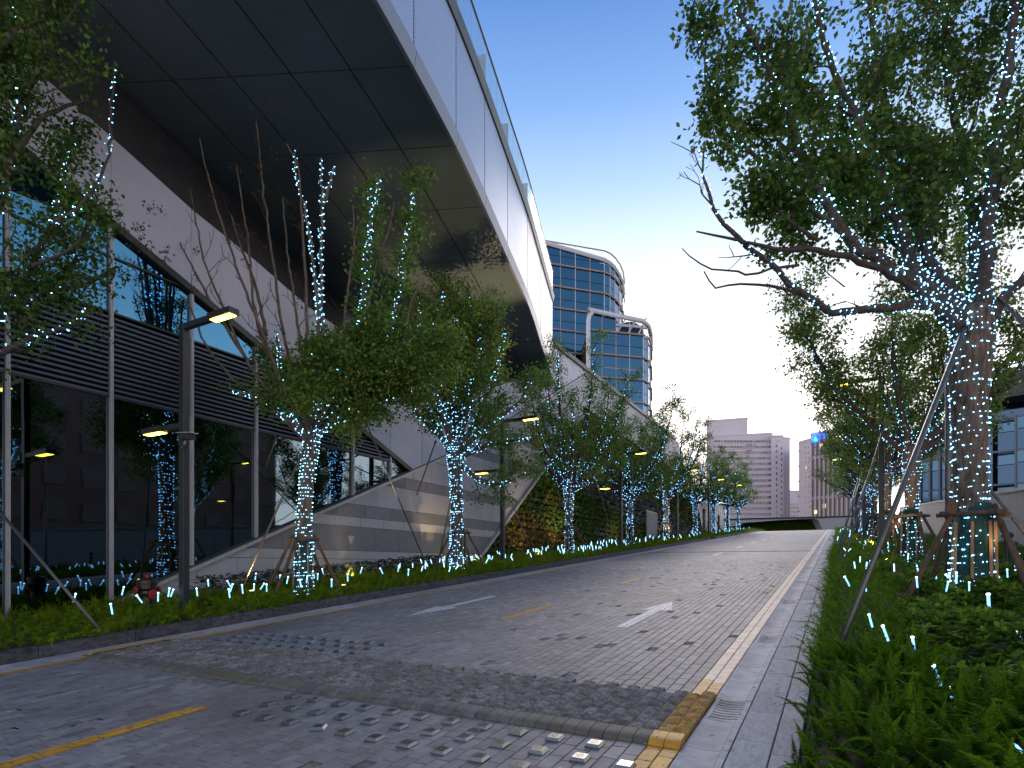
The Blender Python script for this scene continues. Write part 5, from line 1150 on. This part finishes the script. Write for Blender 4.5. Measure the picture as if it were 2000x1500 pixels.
def scatter(tmpls, P, yaws, tilt, sc_, name, mk, varm=.45, vars_=.2, label=None, cat=None, lean=None):
    Vs, Fs, va, b = [], [], [], 0; rs = np.random.RandomState(len(P))
    for k, (V, Fq) in enumerate(tmpls):
        idx = np.arange(k, len(P), len(tmpls)); n = len(idx)
        if n == 0: continue
        cy, sy = np.cos(yaws[idx]), np.sin(yaws[idx]); ct, st = np.cos(tilt[idx]), np.sin(tilt[idx]); s_ = sc_[idx]
        x, y, z = V[:, 0][None], V[:, 1][None], V[:, 2][None]
        x2 = x * ct[:, None] + z * st[:, None]; z2 = -x * st[:, None] + z * ct[:, None]
        X_ = (x2 * cy[:, None] - y * sy[:, None]) * s_[:, None] + P[idx, 0:1]; Y_ = (x2 * sy[:, None] + y * cy[:, None]) * s_[:, None] + P[idx, 1:2]; Z_ = z2 * s_[:, None] + P[idx, 2:3]
        Vs.append(np.stack([X_, Y_, Z_], -1).reshape(-1, 3)); Fs.append((Fq[None] + (np.arange(n) * len(V))[:, None, None]).reshape(-1, Fq.shape[1]) + b); b += n * len(V)
        v_ = rs.normal(varm, vars_, n); hgt = np.repeat(V.reshape(-1, Fq.shape[1], 3)[:, :, 2].max(1)[None], n, 0); va.append(np.clip(v_[:, None] + rs.normal(0, .1, hgt.shape), 0, 1).ravel())
    return npobj(name, np.concatenate(Vs), np.concatenate(Fs), M[mk], var=np.concatenate(va), kind='stuff', label=label, cat=cat)
rs = np.random.RandomState(3)
# right bed, foxtail ferns near the camera and along the kerb
def ptsin(n, fx, y0, y1, zf):
    y = rs.uniform(y0, y1, n); x = fx(y, rs.uniform(0, 1, n)); return np.stack([x, y, zf(x, y)], -1)
gzv = np.vectorize(gz)
T1_ = [plume(380, .36, .046, rs, d) for d in (.15, .3, .5, .8, 1.2)]
P = ptsin(1500, lambda y, u: -.20 + u ** .9 * 2.2, 1.35, 6.2, lambda x, y: gzv(y) + .02 + np.clip((x + .2) * .22, 0, .16)); n = len(P)
keep = (P[:, 0] < .60) | (P[:, 1] < 4.7); P = P[keep]; n = len(P)
yw = np.where(P[:, 0] < .15, rs.normal(3.14, .9, n), rs.uniform(0, 6.28, n)); sc_ = rs.uniform(.6, 1.12, n); sc_ *= np.where(P[:, 0] < .05, .75, 1)
scatter(T1_, P, yw, rs.uniform(-.1, .55, n), sc_, 'foxtail_ferns', 'fern', .42, .22, 'feathery foxtail ferns filling the near right bed and spilling over the kerb', 'ferns')
T2_ = [plume(90, .33, .046, rs, d) for d in (.3, .7, 1.2)]
P = ptsin(2300, lambda y, u: -.20 + u * (.75 + .02 * y), 5.6, 30, lambda x, y: gzv(y) + .02 + np.clip((x + .2) * .25, 0, .12)); n = len(P)
yw = np.where(P[:, 0] < .1, rs.normal(3.14, .9, n), rs.uniform(0, 6.28, n))
scatter(T2_, P, yw, rs.uniform(0, .5, n), rs.uniform(.7, 1.15, n), 'fern_edging', 'fern', .40, .22, 'feathery fern edging along the right kerb farther up', 'ferns')
T3_ = [plume(36, .34, .08, rs, d) for d in (.3, .9)]
P = ptsin(2600, lambda y, u: -.20 + u * 5.0, 24, 88, lambda x, y: gzv(y)); n = len(P)
scatter(T3_, P, rs.uniform(0, 6.28, n), rs.uniform(0, .5, n), rs.uniform(.9, 1.5, n), 'far_planting', 'fern', .45, .2, 'green ground cover under the far right-hand trees', 'ground cover')
# broad-leaved shrubs
def whorl(n, L_, rs):
    V = []; 
    for k in range(n):
        a = 2 * math.pi * k / n + rs.uniform(-.3, .3); e = rs.uniform(.1, .9); l = L_ * rs.uniform(.7, 1.1); w_ = l * .19
        d = np.array([math.cos(a) * math.cos(e), math.sin(a) * math.cos(e), math.sin(e)]); s_ = np.array([-math.sin(a), math.cos(a), 0]) * w_; z_ = np.array([0, 0, -.012])
        V += [np.zeros(3), d * l * .5 - s_ + [0, 0, .008], d * l + z_, d * l * .5 + s_ + [0, 0, .008]]
    return np.array(V), np.arange(4 * n).reshape(-1, 4)
W1 = [whorl(9, .095, rs) for _ in range(5)]
def hump(x, y): return .30 + .12 * np.sin(x * 2.3 + y * 1.7) + .08 * np.sin(x * 5.1 - y * 3.3)
P = ptsin(5200, lambda y, u: (.42 + .06 * (y - 4)) + u * 3.4, 4.2, 13.0, lambda x, y: gzv(y)); n = len(P)
P = P[~((P[:, 1] < 5.2) & (P[:, 0] < 1.0))]; n = len(P); hh = hump(P[:, 0], P[:, 1]); P[:, 2] += .05 + hh * rs.uniform(.25, 1.0, n) ** .6
scatter(W1, P, rs.uniform(0, 6.28, n), rs.normal(0, .35, n), rs.uniform(.8, 1.25, n), 'broadleaf_shrubs', 'shrub', .40, .2, 'glossy low broad-leaved shrubs round the largest right-hand tree', 'shrubs')
W2 = [whorl(6, .12, rs) for _ in range(3)]
P = ptsin(3600, lambda y, u: .5 + u * 4.4, 12, 30, lambda x, y: gzv(y)); n = len(P); P[:, 2] += .05 + hump(P[:, 0], P[:, 1]) * rs.uniform(.2, 1, n) ** .6
scatter(W2, P, rs.uniform(0, 6.28, n), rs.normal(0, .35, n), rs.uniform(.8, 1.3, n), 'far_shrubs', 'shrub', .42, .2, 'low green shrubs round the farther right-hand trees', 'shrubs')
# left bed
T4 = [plume(60, .30, .055, rs, d) for d in (.2, .6, 1.0, 1.3)]
P = ptsin(4300, lambda y, u: -8.88 - u * 4.6, 1.5, 17, lambda x, y: gzv(y) + .06); n = len(P)
yw = np.where(P[:, 0] > -9.1, rs.normal(0, .8, n), rs.uniform(0, 6.28, n))
scatter(T4, P, yw, rs.uniform(0, .55, n), rs.uniform(.8, 1.35, n), 'fern_bed', 'fernl', .45, .22, 'bright green fern bed along the near left kerb', 'ferns')
T5 = [plume(26, .32, .08, rs, d) for d in (.2, .9)]
P = ptsin(5200, lambda y, u: -8.88 - u * 4.4, 16, 48, lambda x, y: gzv(y) + .06); n = len(P)
scatter(T5, P, rs.uniform(0, 6.28, n), rs.uniform(0, .5, n), rs.uniform(.8, 1.3, n), 'far_fern_bed', 'fernl', .45, .22, 'green fern bed farther up the left kerb', 'ferns')
P = ptsin(3200, lambda y, u: -8.88 - u * 4.0, 46, 90, lambda x, y: gzv(y) + .06); n = len(P)
scatter(T5, P, rs.uniform(0, 6.28, n), rs.uniform(0, .5, n), rs.uniform(1.1, 1.7, n), 'distant_bed', 'fernl', .45, .2, 'green ground cover at the top of the left bed', 'ground cover')
P = ptsin(1700, lambda y, u: -12.2 - u * 1.2, 8.2, 19, lambda x, y: gzv(y)); n = len(P); P[:, 2] += .08 + rs.uniform(.1, 1, n) ** .6 * .46
scatter(W2, P, rs.uniform(0, 6.28, n), rs.normal(0, .3, n), rs.uniform(.5, .8, n), 'dark_hedge', 'shrubd', .4, .2, 'low dark leafy hedge at the foot of the banded stone wall', 'hedge')
# a few orange dead leaves and one large-leaved seedling
sdl = thing('seedling', 'young large-leaved plant among the near right ferns', 'plant', tuple(at(1875, 1300, 4.4)))
MB().tube([at(1878, 1345, 4.4), at(1875, 1300, 4.4), at(1874, 1285, 4.4)], .004, 5).build('stem', M['barkd'], sdl)
def bigleaf(p, d, L_, w_, m='shrub'):
    p = Vector(p); d = Vector(d).normalized(); s_ = d.cross(Vector((0, 0, 1))).normalized(); up = s_.cross(d); V = []; k = 7
    for i in range(k + 1):
        t = i / k; q = p + d * L_ * t + up * (-.25 * L_ * t * t); ww = w_ * math.sin(math.pi * min(1, t * .95 + .05)) ** .7
        V += [q - s_ * ww + up * ww * .25, q, q + s_ * ww + up * ww * .25]
    fs = [(3 * i + j, 3 * i + j + 1, 3 * i + j + 4, 3 * i + j + 3) for i in range(k) for j in (0, 1)]
    mb = MB(); mb.add(V, fs, R.uniform(.4, .8)); return mb
for d in ((.1, -.2, 1), (-1, -.3, .3), (1, -.2, .3), (.3, -1, .2), (-.5, -.8, -.1), (.8, .6, .4)):
    bigleaf(at(1876, 1305, 4.4), d, .075, .030).build('leaf', M['shrub'], sdl, smooth=True)
# ------------------------------------------------------------------ light tubes in the beds
tm = MB(); tm.lathe([(.010, 0), (.0115, .004), (.0115, .15), (.010, .154)], 8); TUBE = tm.mesh('tube', M['tube'])
cm = MB(); cm.lathe([(.012, .154), (.015, .158), (.015, .168), (.009, .172)], 8); CAP = cm.mesh('cap', glow('tube_cap_light', (.6, .85, 1.0), 4.0, False))
sm = MB(); sm.tube([(0, 0, -.35), (0, 0, 0)], .004, 5); STM = sm.mesh('stem', M['blackmetal'])
M['tubefar'] = glow('light_tube_far', (.28, .62, 1.0), 2.6, False); tm2 = MB(); tm2.lathe([(.011, 0), (.011, .15)], 5); TUBEF = tm2.mesh('tube', M['tubefar'])
def ltube(p, ax, lab, grp, near=True, s_=1.0):
    o = bpy.data.objects.new('light_tube', None); o.location = p; o.rotation_euler = Vector(ax).to_track_quat('Z', 'Y').to_euler(); o.scale = (s_, s_, s_); o.empty_display_size = .05; link(o); tag(o, lab, 'light tube', grp)
    if near:
        for nm, me in (('tube', TUBE), ('cap', CAP), ('stem', STM)): link(bpy.data.objects.new(nm, me), o)
    else: link(bpy.data.objects.new('tube', TUBEF), o)
nr = [((1862, 1388), (1858, 1343), 3.7, 'nearest but one to the camera, leaning left in the ferns'), ((1838, 1340), (1823, 1300), 4.1, 'leaning left among the foxtail ferns, second of the line toward the tree'), ((1787, 1277), (1782, 1244), 4.6, 'almost upright, third of the line toward the tree'), ((1735, 1252), (1724, 1222), 5.0, 'leaning left beside the fern tips, fourth of the line'), ((1704, 1225), (1697, 1200), 5.6, 'leaning left by the edge of the broad-leaved shrubs'), ((1998, 1470), (1970, 1441), 3.2, 'nearest the camera at the lower right corner, lying well over'),
      ((1932, 1197), (1930, 1160), 6.0, 'upright in front of the largest right-hand trunk'), ((1692, 1155), (1690, 1138), 7.2, 'beside the thick slanting steel prop'), ((1792, 1148), (1790, 1127), 7.3, 'small, in the shrubs left of the largest right-hand tree'), ((1848, 1155), (1852, 1136), 7.4, 'in the shrubs just left of the green wrapped trunk'), ((1868, 1140), (1868, 1118), 7.6, 'close against the left foot of the green wrapped trunk'), ((1968, 1128), (1967, 1112), 8.2, 'right of the green wrapped trunk, by the timber pole'), ((1998, 1250), (1990, 1240), 5.2, 'at the right edge among the shrubs'), ((1893, 1155), (1893, 1137), 7.3, 'in front of the middle of the green wrapped trunk')]
for a, b_, t, lab in nr:
    p, q = at(*a, t), at(*b_, t); d = q - p; ltube(p, d, 'blue-white tube light ' + lab, 'tube lights in the near right bed', True, max(.6, d.length / .165))
def free(x, y):
    return all((x - cx) ** 2 + (y - cy) ** 2 > .09 for cx, cy in ((1.65, 10.2), (1.65, 18.2), (-11, 9.62), (-11, 16.1)))
seen = set()
def lab_for(side, x, y):
    if side == 'R':
        k = min(int((y - 8) / 8), 4); nm = ['between the first and second', 'between the second and third', 'between the third and fourth', 'between the fourth and fifth', 'beyond the fifth'][max(0, k)]
        ps = 'by the kerb' if x < .6 else ('in line with the trunks' if x < 2.3 else 'behind the trunks')
        return 'small blue-white tube light %s right-hand trees, %s' % (nm, ps), 'tube lights %s right-hand trees, %s' % (nm, ps)
    k = 0
    for e in (5.0, 9.6, 16.1, 25.2, 34.4, 42.6, 52):
        if y > e: k += 1
    nm = ['at the far left of the bed', 'round the red and black hydrant', 'between the first and second', 'between the second and third', 'between the third and fourth', 'between the fourth and fifth', 'between the fifth and sixth', 'beyond the sixth'][k]
    ps = 'front of bed' if x > -10.2 else ('in line with the trunks' if x > -12 else 'back of bed')
    return 'small tube light %s%s, %s' % (nm, ' left-hand trees' if k > 1 else '', ps), 'left bed tube lights %s, %s' % (nm, ps)
for n_, y0, y1, side in ((32, 9.4, 17, 'R'), (24, 17, 27, 'R'), (26, 27, 60, 'R'), (22, 3.4, 8.8, 'L'), (34, 8.8, 17, 'L'), (56, 17, 27, 'L'), (40, 27, 46, 'L'), (24, 46, 80, 'L')):
    for _ in range(n_):
        y = R.uniform(y0, y1); x = (R.uniform(.0, 4.2) if y < 17 else R.uniform(-.1, 3.5)) if side == 'R' else -R.uniform(9.3, 12.8)
        if not free(x, y): continue
        lab, grp = lab_for(side, x, y); z = gz(y) + (.32 if side == 'R' and x > .7 else .30) + R.uniform(-.02, .10)
        ltube(Vector((x, y, z)), (R.gauss(0, .28), R.gauss(0, .25), 1), lab, grp, y < 12, 1.0 if y < 30 else 1.25)
# ------------------------------------------------------------------ street lamps
def lamp(x, y, H, label, s_road=1, cctv=False, lit=True, low=3.6):
    z = gz(y); o = thing('street_lamp', label, 'street lamp', (x, y, z), 'black two-armed street lamps'); w_ = .075
    MB().box(x - w_, y - w_ * .8, z - .1, x + w_, y + w_ * .8, z + H).build('post', M['lamp'], o, bevel=.008)
    MB().box(x - .14, y - .14, z, x + .14, y + .14, z + .03).build('base_plate', M['lamp'], o)
    for nm, sg, zz, L_ in (('upper', s_road, H, 1.45), ('lower', -s_road, low, 1.25)):
        x0 = x + sg * w_; x1 = x + sg * L_; xl = x + sg * (L_ - .62); a, b_ = sorted((x0, x1))
        MB().box(min(x0, xl), y - .05, z + zz - .10, max(x0, xl), y + .05, z + zz).build('arm', M['lamp'], o)
        h = MB(); a, b_ = sorted((xl, x1)); h.box(a, y - .10, z + zz - .105, b_, y + .10, z + zz + .002)
        hd = h.build('lamp_head', M['lamp'], o)
        MB().box(a + .04, y - .07, z + zz - .113, b_ - .03, y + .07, z + zz - .107).build('led_panel', M['warm'], hd)
    return o
def camera_box(x, y, z):
    o = thing('security_camera', 'white and black bullet security camera on the tall left-hand lamp post', 'security camera', (x, y, z))
    MB().tube([(x - .02, y, z - .18), (x + .06, y - .02, z - .17), (x + .12, y - .03, z - .08)], .018, 6).build('bracket', M['mullion'], o)
    MB().hexa([(x - .02, y - .09, z - .04), (x + .42, y - .14, z - .10), (x + .42, y - .02, z - .10), (x - .02, y + .03, z - .04), (x - .02, y - .09, z + .06), (x + .42, y - .14, z + .0), (x + .42, y - .02, z + .0), (x - .02, y + .03, z + .06)]).build('housing', M['blackmetal'], o)
    MB().hexa([(x - .06, y - .11, z + .065), (x + .46, y - .16, z + .005), (x + .46, y + .0, z + .005), (x - .06, y + .05, z + .065), (x - .06, y - .11, z + .08), (x + .46, y - .16, z + .02), (x + .46, y + .0, z + .02), (x - .06, y + .05, z + .08)]).build('sunshade', M['mullion'], o)
    MB().lathe([(.04, 0), (.045, .01), (.03, .06), (0.005, .075)], 10, (x + .13, y - .05, z - .16), axis=(0, 0, -1)).build('dome', M['blackmetal'], o)
lamp(-10.6, 6.5, 5.42, 'tall black street lamp beside the hydrant with both warm heads lit'); camera_box(-10.5, 6.42, 1.42 + 2.35)
lamp(-10.6, 18.3, 5.35, 'street lamp behind the oval left-hand tree, its upper head among the leaves')
lamp(-10.6, 31.5, 5.4, 'third lamp up the left row, before the green wall'); lamp(-10.6, 44.6, 5.4, 'fourth lamp up the left row'); lamp(-10.6, 57, 5.4, 'fifth lamp up the left row'); lamp(-10.6, 68, 5.4, 'farthest lamp up the left row')
lamp(1.12, 20.2, 5.5, 'nearest street lamp right of the road, its lower head facing the office', -1)
lamp(1.12, 33, 5.5, 'second street lamp up the right row', -1); lamp(1.12, 46, 5.5, 'third street lamp up the right row', -1); lamp(1.12, 58, 5.5, 'farthest street lamp up the right row', -1)
# ------------------------------------------------------------------ fire hydrant
hx, hy = (ong(288, 1190, .12)).x, (ong(288, 1190, .12)).y; hz = gz(hy) + .05
print('HYD', hx, hy)
hy_ = thing('fire_hydrant', 'black fire hydrant with red caps in the left fern bed', 'fire hydrant', (hx, hy, hz))
MB().lathe([(.135, 0), (.13, .02), (.125, .30), (.13, .34), (.15, .37), (.15, .42), (.175, .47), (.178, .60), (.165, .635), (.10, .665), (.03, .675)], 24, (hx, hy, hz)).build('body', M['hyd'], hy_, smooth=False)
MB().lathe([(.183, .555), (.187, .565), (.187, .622), (.183, .632)], 24, (hx, hy, hz)).build('lid_ring', M['hyd'], hy_)
MB().lathe([(.035, .67), (.035, .70), (.055, .703), (.055, .725), (.03, .73)], 8, (hx, hy, hz)).build('top_nut', M['red'], hy_)
vd = Vector((-hx, -hy, 0)).normalized(); rt = Vector((-vd.y, vd.x, 0))
for ax, z_, r_, l_ in ((vd * .85 + rt * .50, .36, .085, .17), (-rt * .9 + vd * .35, .44, .062, .20), (rt * .95 - vd * .3, .44, .058, .19)):
    ax = ax.normalized(); p0 = Vector((hx, hy, hz + z_)) + ax * .08
    MB().lathe([(r_ * .8, 0), (r_ * .8, l_ * .4), (r_ * .95, l_ * .42), (r_ * .95, l_ * .55)], 16, p0, axis=ax).build('outlet', M['hyd'], hy_, smooth=False)
    MB().lathe([(r_ * 1.12, 0), (r_ * 1.15, .012), (r_ * 1.12, .03), (r_ * .8, .036), (r_ * .78, .028), (r_ * .35, .026), (.02, .028), (.018, .05)], 16, p0 + ax * (l_ * .55), axis=ax).build('cap', M['red'], hy_)
bo = thing('bollard', 'short dark mushroom-topped bollard light behind the largest right-hand tree', 'bollard', tuple(at(1967, 1075, 11)))
MB().lathe([(.05, -.4), (.05, .18), (.09, .2), (.10, .25), (.07, .29)], 12, tuple(at(1967, 1070, 11))).build('body', M['blackmetal'], bo)
# ------------------------------------------------------------------ warm ground uplights
def uplight(x, y, tgt, power, lab, cone=75, c=(1.0, .64, .30)):
    z = gz(y) + .18; o = thing('uplight', lab, 'ground light', (x, y, z), 'warm ground uplights at the feet of the trees')
    MB().lathe([(.05, -.1), (.06, 0), (.065, .05)], 12, (x, y, z)).build('housing', M['blackmetal'], o)
    MB().lathe([(.045, .052), (.045, .056)], 12, (x, y, z)).build('lens', M['warmglow'], o)
    ld = bpy.data.lights.new('uplight_lamp', 'SPOT'); ld.energy = power; ld.spot_size = math.radians(cone); ld.spot_blend = .6; ld.color = c; ld.shadow_soft_size = .008
    l_ = bpy.data.objects.new('lamp', ld); l_.location = (0, 0, .07); link(l_, o); l_.rotation_euler = (Vector(tgt) - Vector((x, y, z))).to_track_quat('-Z', 'Y').to_euler()
    pd = bpy.data.lights.new('spill', 'POINT'); pd.energy = min(power, 260) * .018; pd.color = (1, .70, .10); pd.shadow_soft_size = .04; p_ = bpy.data.objects.new('spill_lamp', pd); p_.location = (0, 0, .22); link(p_, o)
UP = [(-11.5, 8.6, (-10.6, 9.8, 6), 45, 'left of the first left trunk'), (-10.2, 10.1, (-10.6, 10.2, 7), 40, 'right of the first left trunk'), (-12.5, 12.6, (-10.6, 14.4, 11.9), 1050, 'before the oval tree'), (-12.7, 19.7, (-11.3, 17.4, 11.9), 3600, 'right of the oval tree'), (-12.6, 17.6, (-13.4, 18.2, 4), 90, 'washing the banded wall'),
      (-12.2, 12.4, (-13.5, 15.0, 3), 35, 'lighting the lower stone bands'), (-11.8, 23.6, (-13.6, 26, 4), 170, 'left of the third left tree'), (-10.4, 26, (-11, 25.2, 7), 150, 'right of the third left tree'), (-12.2, 28.5, (-13.6, 29.5, 4), 160, 'lighting the golden rows'), (-12.2, 38, (-13.6, 39, 4), 120, 'before the green wall'), (-10.6, 41.4, (-11, 42.6, 6), 140, 'left of the fifth left tree'), (-10.3, 43.6, (-10.9, 42.6, 6), 100, 'right of the fifth left tree'), (-11, 62, (-10.8, 61, 6), 100, 'far up the left bed'),
      (2.3, 9.4, (1.7, 10.2, 4), 90, 'right of the green wrapped trunk'), (2.9, 10.6, (2.2, 11, 5), 60, 'behind the first right tree'), (1.0, 17.0, (1.6, 18.2, 6), 110, 'before the second right tree'), (1.1, 25.2, (1.65, 26.2, 4), 150, 'before the third right tree'), (.9, 36, (1.2, 38, 7), 130, 'up the right bed')]
for x, y, t, p_, lab in UP: uplight(x, y, t, p_, 'warm yellow ground uplight ' + lab, 38 if p_ > 1000 else 75)
# ------------------------------------------------------------------ buildings across the way (seen mirrored in the left glass)
M['brick'] = mat('reddish_facade', (.075, .045, .045), .8, var=.15, nscale=.4)
M['dullwin'] = mat('dull_window', (.06, .055, .06), .7)
rf = thing('red_tower', 'reddish windowed block across the road, mirrored in the left glass', 'building', (36, 30, 1))
MB().box(31, 8, -1, 46, 47, 17).build('wall', M['brick'], rf)
for k in range(13):
    for f_ in range(5): MB().box(30.94, 9.2 + k * 2.9, 2.2 + f_ * 3.1, 31.02, 10.9 + k * 2.9, 3.8 + f_ * 3.1).build('window', M['dullwin'], rf)

# ------------------------------------------------------------------ a little litter
pts = [(R.uniform(-.85, -.25), R.uniform(3, 16)) for _ in range(70)] + [(R.uniform(-8.7, -8.2), R.uniform(2, 20)) for _ in range(70)] + [(R.uniform(-8, -1), R.uniform(2.5, 18)) for _ in range(50)]
P = np.array([(x, y, gz(y) + .012) for x, y in pts]); n = len(P); th = NR.uniform(0, 6.28, n)
xa = np.stack([np.cos(th), np.sin(th), np.zeros(n)], -1); ya = np.stack([-np.sin(th), np.cos(th), np.full(n, .15)], -1); za = np.tile([0, 0, 1.], (n, 1))
V, Fq = stamp(LT, LF, P, xa, ya, za, NR.uniform(.03, .055, n)); npobj('fallen_leaves', V, Fq, mat('fallen_leaf', (.16, .085, .03), .8, var=.4, nscale=8), kind='stuff', label='small dry leaves fallen along the gutters and the road', cat='fallen leaves')
